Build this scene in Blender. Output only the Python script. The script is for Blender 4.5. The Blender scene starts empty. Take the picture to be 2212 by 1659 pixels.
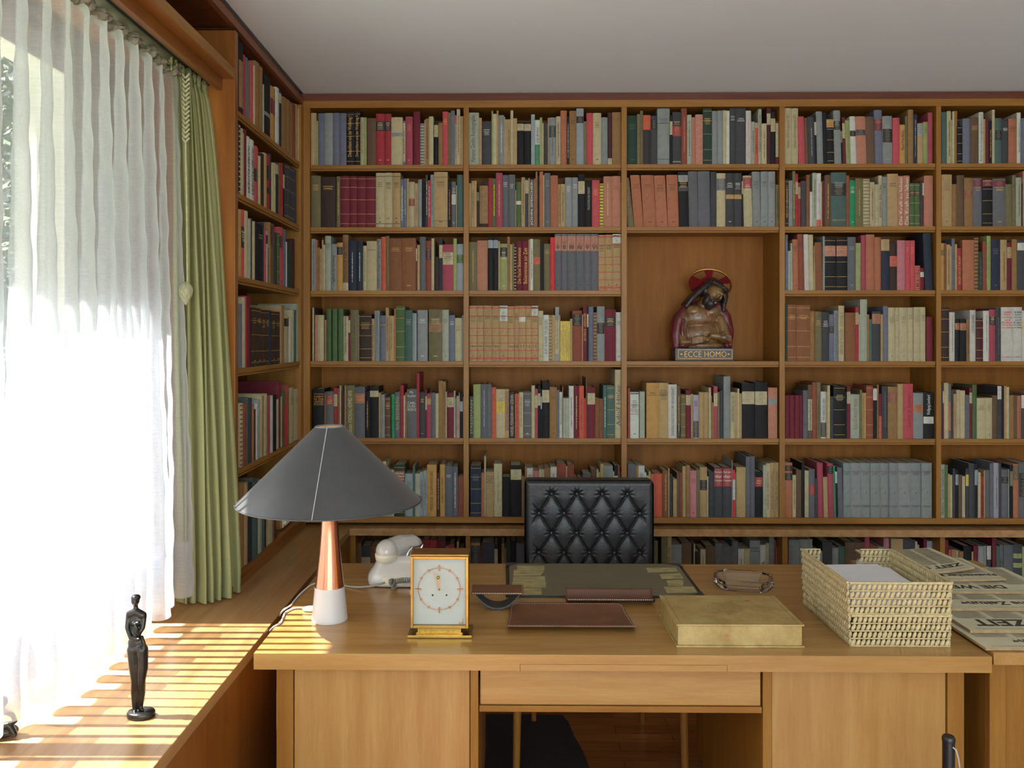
import bpy, bmesh, math, random
from mathutils import Vector, Matrix, noise
random.seed(7)
PI = math.pi
C = bpy.context.scene.collection
SC = bpy.context.scene

# ------------------------------------------------------------ camera, world, sun, exposure
FPX, CX, CY, H, YAW = 1850.0, 1072.0, 728.0, 1.63, math.radians(0.7)
cd = bpy.data.cameras.new('camera'); cam = bpy.data.objects.new('camera', cd); C.objects.link(cam)
cam.location = (0, 0, H); cam.rotation_euler = (PI/2, 0, YAW)
cd.sensor_fit = 'HORIZONTAL'; cd.sensor_width = 36.0; cd.lens = FPX/2212*36.0
cd.shift_x = (1106-CX)/2212; cd.shift_y = (CY-829.5)/2212
cd.clip_start = 0.05; cd.clip_end = 200
SC.camera = cam

world = bpy.data.worlds.new('daylight'); SC.world = world; world.use_nodes = True
wn = world.node_tree; wb = wn.nodes['Background']
wb.inputs[0].default_value = (0.88, 0.95, 1.0, 1); wb.inputs[1].default_value = 0.5
sd = bpy.data.lights.new('sun', 'SUN'); sun = bpy.data.objects.new('sun', sd); C.objects.link(sun)
sd.energy = 54.0; sd.angle = math.radians(0.55); sd.color = (1.0, 0.96, 0.92)
SUN_EL = math.radians(56)
dirv = Vector((math.cos(SUN_EL), 0.0, -math.sin(SUN_EL)))       # light travels into the room, straight through the window
sun.rotation_euler = dirv.to_track_quat('-Z', 'Y').to_euler()
ad_ = bpy.data.lights.new('added_fill_light', 'AREA'); arl = bpy.data.objects.new('added_fill_light', ad_); C.objects.link(arl)
ad_.shape = 'RECTANGLE'; ad_.size = 4.3; ad_.size_y = 2.1; ad_.energy = 205.0; ad_.color = (0.86, 0.96, 1.0)          # fill light added behind the camera to brighten the interior
arl.location = (1.0, -3.25, 1.62); arl.rotation_euler = (PI/2, 0, 0)
SC.view_settings.view_transform = 'Standard'; SC.view_settings.look = 'None'
SC.view_settings.gamma = 1.0; SC.view_settings.exposure = 0.0
SC.view_settings.use_curve_mapping = False
SC.cycles.max_bounces = 8; SC.cycles.transparent_max_bounces = 24
SC.cycles.use_denoising = True
SC.cycles.sample_clamp_indirect = 6.0

def P(px, py, Y):                      # where a sight line of the camera meets the depth Y
    u = (px-CX)/FPX; v = (CY-py)/FPX
    d = math.cos(YAW)+u*math.sin(YAW)
    t = Y/d
    return (u*math.cos(YAW)-math.sin(YAW))*t, H+v*t
def PXs(px, py, X):                    # ... or the plane X
    u = (px-CX)/FPX; v = (CY-py)/FPX
    rx = u*math.cos(YAW)-math.sin(YAW); ry = math.cos(YAW)+u*math.sin(YAW)
    t = X/rx
    return ry*t, H+v*t
def F(px, py, z):                      # ... or the level z
    u = (px-CX)/FPX; v = (CY-py)/FPX
    rx = u*math.cos(YAW)-math.sin(YAW); ry = math.cos(YAW)+u*math.sin(YAW)
    t = (z-H)/v
    return rx*t, ry*t

# ------------------------------------------------------------ materials
def lin(c):
    return tuple((x/12.92 if x <= 0.04045 else ((x+0.055)/1.055)**2.4) for x in [v/255.0 for v in c[:3]])
def new_mat(name):
    m = bpy.data.materials.new(name); m.use_nodes = True
    return m, m.node_tree, m.node_tree.nodes['Principled BSDF']
def N(nt, t, **k):
    n = nt.nodes.new(t)
    for a, b in k.items(): setattr(n, a, b)
    return n
def mix_rgb(nt, fac, a, b, mode='MIX'):
    n = N(nt, 'ShaderNodeMix', data_type='RGBA', blend_type=mode)
    for i, v in ((0, fac), (6, a), (7, b)):
        if hasattr(v, 'links'): nt.links.new(v, n.inputs[i])
        elif i == 0: n.inputs[0].default_value = v
        else: n.inputs[i].default_value = (*v[:3], 1)
    return n.outputs[2]
def noise_fac(nt, scale=(1, 1, 1), s=5.0, det=4.0, rough=0.6, lo=0.35, hi=0.65):
    tc = N(nt, 'ShaderNodeTexCoord'); mp = N(nt, 'ShaderNodeMapping'); mp.inputs['Scale'].default_value = scale
    nt.links.new(tc.outputs['Object'], mp.inputs[0])
    no = N(nt, 'ShaderNodeTexNoise'); no.inputs['Scale'].default_value = s; no.inputs['Detail'].default_value = det
    no.inputs['Roughness'].default_value = rough
    nt.links.new(mp.outputs[0], no.inputs['Vector'])
    mr = N(nt, 'ShaderNodeMapRange'); mr.inputs[1].default_value = lo; mr.inputs[2].default_value = hi
    nt.links.new(no.outputs[0], mr.inputs[0])
    return mr.outputs[0], mp.outputs[0]
def bump(nt, b, h, strength=0.2, dist=0.001):
    n = N(nt, 'ShaderNodeBump'); n.inputs['Strength'].default_value = strength; n.inputs['Distance'].default_value = dist
    nt.links.new(h, n.inputs['Height']); nt.links.new(n.outputs[0], b.inputs['Normal'])
def plain(name, col, rough=0.5, metal=0.0, vary=0.12, s=8.0, bmp=0.0, bs=200.0, coat=0.0, spec=0.5, stretch=(1, 1, 1)):
    m, nt, b = new_mat(name)
    base = lin(col)
    f, v = noise_fac(nt, stretch, s)
    nt.links.new(mix_rgb(nt, f, tuple(x*(1-vary) for x in base), tuple(min(1, x*(1+vary)) for x in base)), b.inputs['Base Color'])
    b.inputs['Roughness'].default_value = rough; b.inputs['Metallic'].default_value = metal
    b.inputs['Coat Weight'].default_value = coat; b.inputs['Specular IOR Level'].default_value = spec
    if bmp:
        f2, _ = noise_fac(nt, (1, 1, 1), bs, 3.0); bump(nt, b, f2, bmp, 0.0006)
    return m
def wood(name, light, dark, axis='x', rough=0.42, coat=0.04, s=1.0, contrast=1.0, spec=0.3):
    m, nt, b = new_mat(name); b.inputs['Specular IOR Level'].default_value = spec
    sc = {'x': (1.2, 16, 16), 'y': (16, 1.2, 16), 'z': (16, 16, 1.2)}[axis]
    f1, v = noise_fac(nt, tuple(q*s for q in sc), 1.6, 5.0, 0.62, 0.32, 0.68)
    f2, _ = noise_fac(nt, tuple(q*s*6 for q in sc), 2.2, 3.0, 0.6, 0.3, 0.7)
    f3, _ = noise_fac(nt, (0.8, 0.8, 0.8), 1.3, 2.0, 0.5, 0.35, 0.65)
    L, D = lin(light), lin(dark)
    c = mix_rgb(nt, f1, L, tuple(l*(1-contrast)+d*contrast for l, d in zip(L, D)))
    n2 = N(nt, 'ShaderNodeMath', operation='MULTIPLY'); nt.links.new(f2, n2.inputs[0]); n2.inputs[1].default_value = 0.22
    c = mix_rgb(nt, n2.outputs[0], c, tuple(x*0.55 for x in D))
    n3 = N(nt, 'ShaderNodeMath', operation='MULTIPLY'); nt.links.new(f3, n3.inputs[0]); n3.inputs[1].default_value = 0.25
    c = mix_rgb(nt, n3.outputs[0], c, tuple((l*0.5+d*0.5)*0.95 for l, d in zip(L, D)))
    nt.links.new(c, b.inputs['Base Color'])
    b.inputs['Roughness'].default_value = rough; b.inputs['Coat Weight'].default_value = coat; b.inputs['Coat Roughness'].default_value = 0.25
    bump(nt, b, f2, 0.05, 0.0005)
    return m
M = {}
HON, HOD = (158, 114, 50), (134, 88, 32)
for ax in 'xyz':
    M['w'+ax] = wood('honey_wood_'+ax, HON, HOD, ax)
    M['t'+ax] = wood('table_wood_'+ax, (182, 144, 86), (162, 118, 62), ax, 0.25, 0.3)
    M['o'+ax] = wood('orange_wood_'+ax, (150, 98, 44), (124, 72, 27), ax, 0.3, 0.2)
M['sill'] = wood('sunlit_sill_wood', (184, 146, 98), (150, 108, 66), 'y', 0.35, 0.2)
M['cornice'] = wood('cornice_wood', (112, 66, 48), (90, 48, 36), 'x', 0.4, 0.1)
M['cornice_y'] = wood('cornice_wood_y', (140, 88, 58), (112, 64, 40), 'y', 0.4, 0.1)
M['back'] = wood('back_panel_wood', (160, 106, 46), (130, 82, 32), 'z', 0.5, 0.0, 0.7, 1.0, 0.15)
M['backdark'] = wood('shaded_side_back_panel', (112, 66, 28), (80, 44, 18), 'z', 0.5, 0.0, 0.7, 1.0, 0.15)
M['white'] = plain('white_paint', (236, 236, 232), 0.5, vary=0.03)
M['ceil'] = plain('ceiling_paint', (222, 236, 246), 0.9, vary=0.01, s=1.5)
M['black'] = plain('black_lacquer', (24, 24, 26), 0.35)
M['track'] = plain('olive_grey_track', (96, 98, 80), 0.5, vary=0.06)
M['gold'] = plain('gold_foil', (205, 165, 85), 0.35, 0.85, 0.1, 40)
M['brass'] = plain('polished_brass', (186, 156, 84), 0.26, 1.0, 0.14, 14)
M['brass_dull'] = plain('dull_brass', (166, 128, 74), 0.42, 1.0, 0.15, 20)
M['chrome'] = plain('chrome', (200, 200, 205), 0.15, 1.0, 0.05)
M['copper'] = plain('brushed_copper', (214, 142, 112), 0.2, 1.0, 0.08, 3, stretch=(60, 60, 1))
M['paper'] = plain('page_edges', (196, 184, 152), 0.9, vary=0.1, s=60, bmp=0.2, bs=900)
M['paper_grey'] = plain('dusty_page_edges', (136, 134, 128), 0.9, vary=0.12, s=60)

def book_mat():
    m, nt, b = new_mat('book_cloth')
    at = N(nt, 'ShaderNodeAttribute', attribute_name='Col')
    f, _ = noise_fac(nt, (1, 1, 1), 30.0, 5.0, 0.65)
    c = mix_rgb(nt, 0.10, at.outputs['Color'], f, 'OVERLAY')
    nt.links.new(c, b.inputs['Base Color'])
    f2, _ = noise_fac(nt, (1, 1, 1), 1400.0, 2.0); bump(nt, b, f2, 0.25, 0.0004)
    b.inputs['Roughness'].default_value = 0.6; b.inputs['Specular IOR Level'].default_value = 0.2
    return m
M['book'] = book_mat()
def ink_mat():
    m, nt, b = new_mat('printed_ink')
    at = N(nt, 'ShaderNodeAttribute', attribute_name='Col')
    f, _ = noise_fac(nt, (1, 1, 1), 90.0)
    nt.links.new(mix_rgb(nt, 0.15, at.outputs['Color'], f, 'OVERLAY'), b.inputs['Base Color'])
    b.inputs['Roughness'].default_value = 0.6
    return m
M['ink'] = ink_mat()

# ------------------------------------------------------------ mesh builder
class MB:
    def __init__(s): s.v = []; s.f = []; s.m = []; s.c = []; s.sm = []
    def add(s, vs, fs, mat=0, col=None, smooth=False):
        o = len(s.v); s.v += [tuple(v) for v in vs]
        for f in fs:
            s.f.append(tuple(i+o for i in f)); s.m.append(mat); s.c.append(col or (1, 1, 1)); s.sm.append(smooth)
        return s
    def box(s, x0, x1, y0, y1, z0, z1, mat=0, col=None):
        vs = [(x, y, z) for z in (z0, z1) for y in (y0, y1) for x in (x0, x1)]
        return s.add(vs, [(0, 2, 3, 1), (4, 5, 7, 6), (0, 1, 5, 4), (2, 6, 7, 3), (0, 4, 6, 2), (1, 3, 7, 5)], mat, col)
    def prism(s, pts, z0, z1, mat=0, col=None, axis='z', smooth=False):
        def q(a, b, h): return {'z': (a, b, h), 'y': (a, h, b), 'x': (h, a, b)}[axis]
        n = len(pts)
        vs = [q(a, b, z0) for a, b in pts]+[q(a, b, z1) for a, b in pts]
        s.add(vs, [tuple(range(n))[::-1], tuple(range(n, 2*n))], mat, col)
        o = len(s.v)-2*n
        for i in range(n):
            j = (i+1) % n
            s.f.append((o+i, o+j, o+n+j, o+n+i)); s.m.append(mat); s.c.append(col or (1, 1, 1)); s.sm.append(smooth)
        return s
    def lathe(s, prof, cx=0, cy=0, n=48, mat=0, col=None, smooth=True, close=False):
        vs = []; fs = []
        for r, z in prof:
            for k in range(n):
                a = 2*PI*k/n; vs.append((cx+r*math.cos(a), cy+r*math.sin(a), z))
        R = len(prof); rng = range(R) if close else range(R-1)
        for i in rng:
            i2 = (i+1) % R
            for k in range(n):
                k2 = (k+1) % n; fs.append((i*n+k, i*n+k2, i2*n+k2, i2*n+k))
        s.add(vs, fs, mat, col, smooth)
        if not close:
            for idx, rev in ((0, True), (R-1, False)):
                if prof[idx][0] > 1e-5:
                    c = [vs[idx*n+k] for k in range(n)]
                    s.add(c, [tuple(range(n))[::-1] if rev else tuple(range(n))], mat, col)
        return s
    def tube(s, path, r, n=8, mat=0, col=None, cap=True, smooth=True):
        path = [Vector(p) for p in path]; vs = []; L = len(path); up = Vector((0, 0, 1)); prev = None
        for i, p in enumerate(path):
            t = (path[min(i+1, L-1)]-path[max(i-1, 0)]).normalized()
            if prev is None:
                a = t.cross(up)
                if a.length < 1e-3: a = t.cross(Vector((1, 0, 0)))
                a.normalize()
            else:
                a = prev-t*prev.dot(t)
                if a.length < 1e-6: a = t.orthogonal()
                a.normalize()
            prev = a; b = t.cross(a)
            rr = r[i] if isinstance(r, (list, tuple)) else r
            for k in range(n):
                an = 2*PI*k/n; vs.append(tuple(p+a*rr*math.cos(an)+b*rr*math.sin(an)))
        fs = []
        for i in range(L-1):
            for k in range(n):
                k2 = (k+1) % n; fs.append((i*n+k, i*n+k2, (i+1)*n+k2, (i+1)*n+k))
        s.add(vs, fs, mat, col, smooth)
        if cap:
            s.add(vs[:n], [tuple(range(n))[::-1]], mat, col); s.add(vs[-n:], [tuple(range(n))], mat, col)
        return s
    def ell(s, c, r, mat=0, col=None, n=12, m=8, rot=None):
        vs = []; fs = []; c = Vector(c)
        for i in range(1, m):
            th = PI*i/m
            for k in range(n):
                ph = 2*PI*k/n
                p = Vector((r[0]*math.sin(th)*math.cos(ph), r[1]*math.sin(th)*math.sin(ph), r[2]*math.cos(th)))
                if rot is not None: p = rot @ p
                vs.append(tuple(c+p))
        for sgn in (1, -1):
            p = Vector((0, 0, sgn*r[2]))
            if rot is not None: p = rot @ p
            vs.append(tuple(c+p))
        t, b = len(vs)-2, len(vs)-1
        for i in range(m-2):
            for k in range(n):
                k2 = (k+1) % n; fs.append((i*n+k, (i+1)*n+k, (i+1)*n+k2, i*n+k2))
        for k in range(n):
            k2 = (k+1) % n; fs.append((t, k, k2)); fs.append((b, (m-2)*n+k2, (m-2)*n+k))
        return s.add(vs, fs, mat, col, True)
    def grid(s, fn, nu, nv, mat=0, col=None, smooth=True):
        vs = [fn(i/nu, j/nv) for j in range(nv+1) for i in range(nu+1)]
        fs = [(j*(nu+1)+i, j*(nu+1)+i+1, (j+1)*(nu+1)+i+1, (j+1)*(nu+1)+i) for j in range(nv) for i in range(nu)]
        return s.add(vs, fs, mat, col, smooth)
    def xf(s, mat4, frm=0):
        for i in range(frm, len(s.v)): s.v[i] = tuple(mat4 @ Vector(s.v[i]))
        return s
    def build(s, name, mats, parent=None, bevel=0.0, label=None):
        me = bpy.data.meshes.new(name); me.from_pydata(s.v, [], s.f)
        for m in (mats if isinstance(mats, (list, tuple)) else [mats]): me.materials.append(m)
        me.polygons.foreach_set('material_index', s.m); me.polygons.foreach_set('use_smooth', s.sm)
        if any(c != (1, 1, 1) for c in s.c):
            ca = me.color_attributes.new('Col', 'FLOAT_COLOR', 'CORNER')
            buf = []
            for p, c in zip(s.f, s.c): buf += [c[0], c[1], c[2], 1.0]*len(p)
            ca.data.foreach_set('color', buf)
        me.update()
        o = bpy.data.objects.new(name, me); C.objects.link(o)
        if parent is not None: o.parent = parent
        if bevel:
            bm = o.modifiers.new('bevel', 'BEVEL'); bm.width = bevel; bm.segments = 2; bm.limit_method = 'ANGLE'
        if label: o['label'] = label
        return o
def thing(name, label, cat, loc=(0, 0, 0), rz=0.0, group=None):
    o = bpy.data.objects.new(name, None); C.objects.link(o); o.empty_display_size = 0.05
    o.location = loc; o.rotation_euler = (0, 0, rz); o['label'] = label; o['category'] = cat
    if group: o['group'] = group
    return o
def tag(o, label, cat, group=None):
    o['label'] = label; o['category'] = cat
    if group: o['group'] = group
    return o
def struct(o, label=None):
    o['kind'] = 'structure'
    if label: o['label'] = label
    return o
def blob(name, shapes, mat, parent=None, voxel=0.003, smooth=4, label=None):
    """shapes: ('e', centre, radii[, rot]) or ('c', path, radii) merged to one skin"""
    b = MB()
    for sh in shapes:
        if sh[0] == 'e': b.ell(sh[1], sh[2], n=20, m=14, rot=sh[3] if len(sh) > 3 else None)
        else:
            path = [Vector(p) for p in sh[1]]; rad = sh[2]
            P2 = []; R2 = []
            for i in range(len(path)-1):
                n = max(2, int((path[i+1]-path[i]).length/(voxel*2)))
                for k in range(n):
                    t = k/n; P2.append(path[i].lerp(path[i+1], t)); R2.append(rad[i]*(1-t)+rad[i+1]*t)
            P2.append(path[-1]); R2.append(rad[-1])
            b.tube(P2, R2, 12)
            b.ell(path[0], (rad[0],)*3, n=14, m=10); b.ell(path[-1], (rad[-1],)*3, n=14, m=10)
    o = b.build(name, mat, parent, label=label)
    rm = o.modifiers.new('remesh', 'REMESH'); rm.mode = 'VOXEL'; rm.voxel_size = voxel; rm.use_smooth_shade = True
    sm = o.modifiers.new('smooth', 'SMOOTH'); sm.factor = 0.5; sm.iterations = smooth
    return o
_tc = {}
def text_geo(s, bold=0.0):
    if (s, bold) in _tc: return _tc[(s, bold)]
    cu = bpy.data.curves.new('txt', 'FONT'); cu.body = s; cu.resolution_u = 2; cu.size = 1.0; cu.offset = bold
    cu.align_x = 'CENTER'; cu.align_y = 'CENTER'
    o = bpy.data.objects.new('txt', cu); C.objects.link(o)
    bpy.context.view_layer.update()
    dg = bpy.context.evaluated_depsgraph_get()
    me = bpy.data.meshes.new_from_object(o.evaluated_get(dg))
    vs = [tuple(v.co) for v in me.vertices]; fs = [tuple(p.vertices) for p in me.polygons]
    bpy.data.objects.remove(o); bpy.data.curves.remove(cu); bpy.data.meshes.remove(me)
    xs = [v[0] for v in vs]; ys = [v[1] for v in vs]
    cx, cy = (min(xs)+max(xs))/2, (min(ys)+max(ys))/2
    w, h = max(xs)-min(xs), max(ys)-min(ys)
    vs = [((v[0]-cx), (v[1]-cy)) for v in vs]
    _tc[(s, bold)] = (vs, fs, w, h)
    return _tc[(s, bold)]
ZSH = {1: 2.467, 2: 2.164, 3: 1.856, 4: 1.513, 5: 1.139, 6: 0.757, 7: 0.395}     # top faces of the shelves
YF, XF = 4.15, -0.987                                                              # fronts of the two bookcases
# ------------------------------------------------------------ the room
ZC = 2.815                                       # ceiling
SILL = 0.714; XS = -0.752                        # sill / ledge height and its front edge by the window
YB = 4.43                                        # back panel of the wall bookcase
XW = -1.45                                       # window plane
YE = 3.10                                        # end panel of the window-side bookcase
mb = MB(); mb.box(-0.99, 3.6, -3.0, 4.5, ZC, ZC+.1); mb.box(-1.62, -.99, -3.0, 4.5, ZC+.02, ZC+.1); struct(mb.build('ceiling', M['ceil']))
def parquet():
    m, nt, b = new_mat('oak_parquet')
    tc = N(nt, 'ShaderNodeTexCoord'); mp = N(nt, 'ShaderNodeMapping'); mp.inputs['Rotation'].default_value = (0, 0, 0)
    nt.links.new(tc.outputs['Object'], mp.inputs[0])
    br = N(nt, 'ShaderNodeTexBrick'); br.inputs['Scale'].default_value = 1.0
    br.inputs['Brick Width'].default_value = 0.45; br.inputs['Row Height'].default_value = 0.075; br.inputs['Mortar Size'].default_value = 0.0012
    br.inputs['Color1'].default_value = (*lin((176, 112, 60)), 1); br.inputs['Color2'].default_value = (*lin((146, 88, 42)), 1); br.inputs['Mortar'].default_value = (*lin((50, 26, 12)), 1)
    nt.links.new(mp.outputs[0], br.inputs['Vector'])
    f, _ = noise_fac(nt, (2, 22, 2), 2.2, 4)
    nt.links.new(mix_rgb(nt, 0.25, br.outputs['Color'], f, 'OVERLAY'), b.inputs['Base Color'])
    b.inputs['Roughness'].default_value = 0.28; b.inputs['Coat Weight'].default_value = 0.3
    return m
mb = MB(); mb.box(-1.5, 3.6, -3.0, 4.6, -.1, 0); struct(mb.build('floor', parquet()))
mb = MB(); mb.box(-1.6, 3.6, 4.46, 4.6, 0, ZC+.1); struct(mb.build('wall_back', M['white']))
mb = MB(); mb.box(3.6, 3.7, -3.0, 4.6, 0, ZC+.1); struct(mb.build('wall_right', M['white']))
m, nt, b = new_mat('window_glass')
tr = N(nt, 'ShaderNodeBsdfTransparent'); gl = N(nt, 'ShaderNodeBsdfGlossy'); gl.inputs['Roughness'].default_value = 0.02
mx = N(nt, 'ShaderNodeMixShader'); mx.inputs[0].default_value = 0.05
nt.links.new(tr.outputs[0], mx.inputs[1]); nt.links.new(gl.outputs[0], mx.inputs[2])
nt.links.new(mx.outputs[0], nt.nodes['Material Output'].inputs[0]); M['pane'] = m
# unseen wall behind the camera, with a wide window added for the fill light
mb = MB(); mb.box(-1.6, 3.7, -3.1, -3.0, 0, .5); mb.box(-1.6, 3.7, -3.1, -3.0, 2.7, ZC+.1); mb.box(-1.6, -1.2, -3.1, -3.0, .5, 2.7); mb.box(3.2, 3.7, -3.1, -3.0, .5, 2.7)
struct(mb.build('wall_front', M['white']))
fr = MB()
for a, b_ in ((-1.2, -1.14), (.28, .34), (1.7, 1.76), (3.14, 3.2)): fr.box(a, b_, -3.08, -3.02, .5, 2.7)
fr.box(-1.2, 3.2, -3.08, -3.02, .5, .56); fr.box(-1.2, 3.2, -3.08, -3.02, 2.64, 2.7)
win_added = struct(fr.build('added_window', M['white']))
pn = MB(); pn.box(-1.14, 3.14, -3.053, -3.047, .56, 2.64); pn.build('pane', M['pane'], win_added)
# window wall: parapet, pier by the corner, lintel
mb = MB(); mb.box(-1.62, XW+.02, -3, 4.6, 0, .86); mb.box(-1.62, XW, 2.80, 4.46, .86, 2.95)
mb.box(-1.62, XW, -3, 2.80, 2.56, 2.95)
struct(mb.build('wall_left', M['white']))
# window frame and pane
fr = MB(); Y1 = 2.80
fr.box(XW-.06, XW+.035, 2.725, 2.80, .86, 2.56)
fr.box(XW-.06, XW+.035, -3, 2.725, 2.47, 2.56)
fr.box(XW-.06, XW+.035, -3, 2.725, .86, .935)
fr.box(XW-.05, XW+.012, 1.86, 1.92, .935, 2.47); fr.box(XW-.05, XW+.012, -.4, -.34, .935, 2.47)
win = struct(fr.build('window_1', M['white'], bevel=.004))
pn = MB(); pn.box(XW-.028, XW-.022, -2.98, 2.725, .93, 2.475); pn.build('pane', m, win)
mb = MB(); mb.box(-1.81, -1.621, -3, 3.4, 2.72, 2.80); struct(mb.build('trim_1', M['oy']), 'timber eaves board outside the window')
# outdoors
M['grass'] = plain('garden_ground', (96, 104, 78), 0.95, vary=0.2, s=2)
mb = MB(); mb.box(-14, -1.62, -8, 14, -.45, -.35); struct(mb.build('ground', M['grass']))
M['leaf'] = plain('tree_leaves', (84, 104, 72), 0.8, vary=0.4, s=3)
M['bark'] = plain('tree_bark', (92, 80, 66), 0.9, vary=0.3, s=8)
def tree(x, y, hgt, seed, label):
    r = random.Random(seed); t = thing('garden_tree', label, 'tree', (x, y, -.35), 0, 'trees in the garden')
    tk = MB(); tk.tube([(0, 0, 0), (.05, .05, hgt*.4), (0, .1, hgt*.8)], [.12, .09, .04], 10); tk.build('trunk', M['bark'], t)
    cr = MB()
    for i in range(4200):
        a = r.uniform(0, 2*PI); rr = r.random()**.5*hgt*.20; z = hgt*(.18+.82*r.random())
        k = 1-abs(z/hgt-.5)*.9; c = Vector((math.cos(a)*rr*k, math.sin(a)*rr*k, z)); s = r.uniform(.04, .09)
        u = Vector((r.gauss(0, 1), r.gauss(0, 1), r.gauss(0, 1))).normalized(); v = u.orthogonal().normalized()
        cr.add([c-u*s, c-v*s*.5, c+u*s, c+v*s*.5], [(0, 1, 2, 3)])
    cr.build('crown', M['leaf'], t)
tree(-5.4, 9.8, 5.6, 3, 'leafy tree nearest the window, seen through the sheer curtain')
tree(-9.8, 14.6, 7.4, 5, 'taller leafy tree further back in the garden')

# ------------------------------------------------------------ wall bookcase
bc = thing('bookcase', 'honey wood wall bookcase of five bays, built across the back wall', 'bookcase', (0, 0, 0))
UP = [(655.5, 669.5), (1001.5, 1012.5), (1342.5, 1354), (1684, 1695.5), (2022.5, 2033)]
UX = []
for a, b_ in UP:
    xa, _ = P(a, 728, YF); xb, _ = P(b_, 728, YF); UX.append((xa, xb))
W5 = UX[4][0]-UX[3][0]; UX.append((UX[4][0]+W5, UX[4][1]+W5)); XR = UX[5][1]
ZR = ZSH[6]-.028
for i, (a, b_) in enumerate(UX):
    u = MB(); u.box(a, b_, YF, YB-.012, ZR+.028, 2.745)
    if i: # rows of shelf pin holes on the two faces
        for zz in range(36):
            z = .95+zz*.048
            for yy in (YF+.05, YF+.2): u.box(a-.0006, a, yy-.0025, yy+.0025, z-.003, z+.003, 1)
    u.build('upright', [M['wz'], M['black']], bc)
bp = MB(); bp.box(XF-.2, XR, YB-.012, YB, ZR, 2.80); bp.build('back_panel', M['back'], bc)
tr_ = MB(); tr_.box(XF-.02, XR, YF-.004, YF+.02, 2.742, 2.776); tr_.box(XF-.02, XR, YF+.02, YB-.012, 2.745, 2.77); tr_.build('top_rail', M['wx'], bc)
co = MB(); co.box(XF-.02, XR, YF+.004, YF+.022, 2.776, 2.812); co.build('cornice', M['cornice'], bc)
gp = MB(); gp.box(XF-.03, XR, YF+.03, YF+.05, 2.78, ZC); gp.build('shadow_gap', M['black'], bc)
for i in range(5):
    a, b_ = UX[i][1]+.001, UX[i+1][0]-.001
    for k in (1, 2, 3, 4, 5):
        if i == 2 and k == 3: continue
        z = ZSH[k]; s = MB(); yo = YF+.006
        s.box(a, b_, yo+.012, YB-.013, z-.018, z)
        s.box(a, b_, yo, yo+.012, z-.019, z); s.box(a, b_, yo+.006, yo+.02, z-.0225, z-.019); s.box(a, b_, yo+.002, yo+.02, z-.029, z-.0225)
        s.build('shelf', M['wx'], bc, bevel=.0012)
s = MB(); s.box(XF-.02, XR, YF-.002, YB-.012, ZR, ZSH[6]); s.build('base_board', M['wx'], bc, bevel=.001)

# ------------------------------------------------------------ window-side bookcase with the pelmet compartment over the window
sc_ = thing('bookcase', 'narrow honey wood bookcase in the corner beside the window', 'bookcase', (0, 0, 0))
XB = XF-.26
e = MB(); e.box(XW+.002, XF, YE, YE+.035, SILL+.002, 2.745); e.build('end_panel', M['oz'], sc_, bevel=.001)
e = MB(); e.box(XB, XF, YF-.052, YF-.002, SILL+.002, 2.745); e.build('corner_post', M['wz'], sc_)
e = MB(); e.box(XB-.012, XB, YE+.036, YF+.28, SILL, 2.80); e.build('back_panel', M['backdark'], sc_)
for k in (1, 2, 3, 4, 5):
    z = ZSH[k]; s = MB(); s.box(XB+.001, XF-.018, YE+.036, YF-.053, z-.018, z)
    s.box(XF-.018, XF-.006, YE+.036, YF-.053, z-.019, z); s.box(XF-.02, XF-.012, YE+.036, YF-.053, z-.0225, z-.019); s.box(XF-.02, XF-.008, YE+.036, YF-.053, z-.029, z-.0225)
    s.build('shelf', M['wy'], sc_, bevel=.0012)
s = MB(); s.box(XB, XF, YE+.036, YF-.053, SILL+.004, ZSH[6]); s.box(XF, XF+.012, YE-.1, YF+.0, SILL+.002, ZSH[6]-.018); s.build('base_board', M['oy'], sc_)
s = MB(); s.box(XF-.02, XF, -1.0, YF-.002, 2.758, 2.786); s.box(XB, XF-.02, YE+.036, YF, 2.762, 2.782); s.build('top_rail', M['cornice_y'], sc_)
s = MB(); s.box(XF-.03, XF-.014, -1.0, YF, 2.786, 2.812); s.build('cornice', M['cornice_y'], sc_)
s = MB(); s.box(XF-.06, XF-.045, -1.0, YF, 2.79, ZC); s.build('shadow_gap', M['black'], sc_)
pl = thing('pelmet', 'open wooden pelmet shelf running above the window curtains', 'pelmet', (0, 0, 0))
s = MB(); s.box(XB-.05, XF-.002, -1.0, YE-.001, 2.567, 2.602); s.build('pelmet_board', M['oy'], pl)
s = MB(); s.box(XF-.0015, XF+.002, -1.0, YE-.001, 2.567, 2.602); s.build('front_lip', M['wy'], pl)
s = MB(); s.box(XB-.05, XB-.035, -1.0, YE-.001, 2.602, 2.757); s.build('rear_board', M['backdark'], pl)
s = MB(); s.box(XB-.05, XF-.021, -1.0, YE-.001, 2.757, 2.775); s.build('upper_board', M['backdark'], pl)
s = MB(); s.box(-1.052, -1.033, -1.0, YE-.001, 2.527, 2.5665); s.build('fascia', M['oy'], pl)
s = MB(); s.box(-1.19, -1.0525, -1.0, YE-.001, 2.546, 2.5665)
for xx in (-1.142, -1.085): s.box(xx-.004, xx+.004, -1.0, YE-.001, 2.5435, 2.5462, 1)
s.build('curtain_track', [M['track'], M['black']], pl)
mb = MB(); mb.box(XW+.001, XB-.052, -1.0, YE-.001, 2.64, 2.66); struct(mb.build('trim_2', M['oy']), 'timber soffit between window and pelmet')

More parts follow.
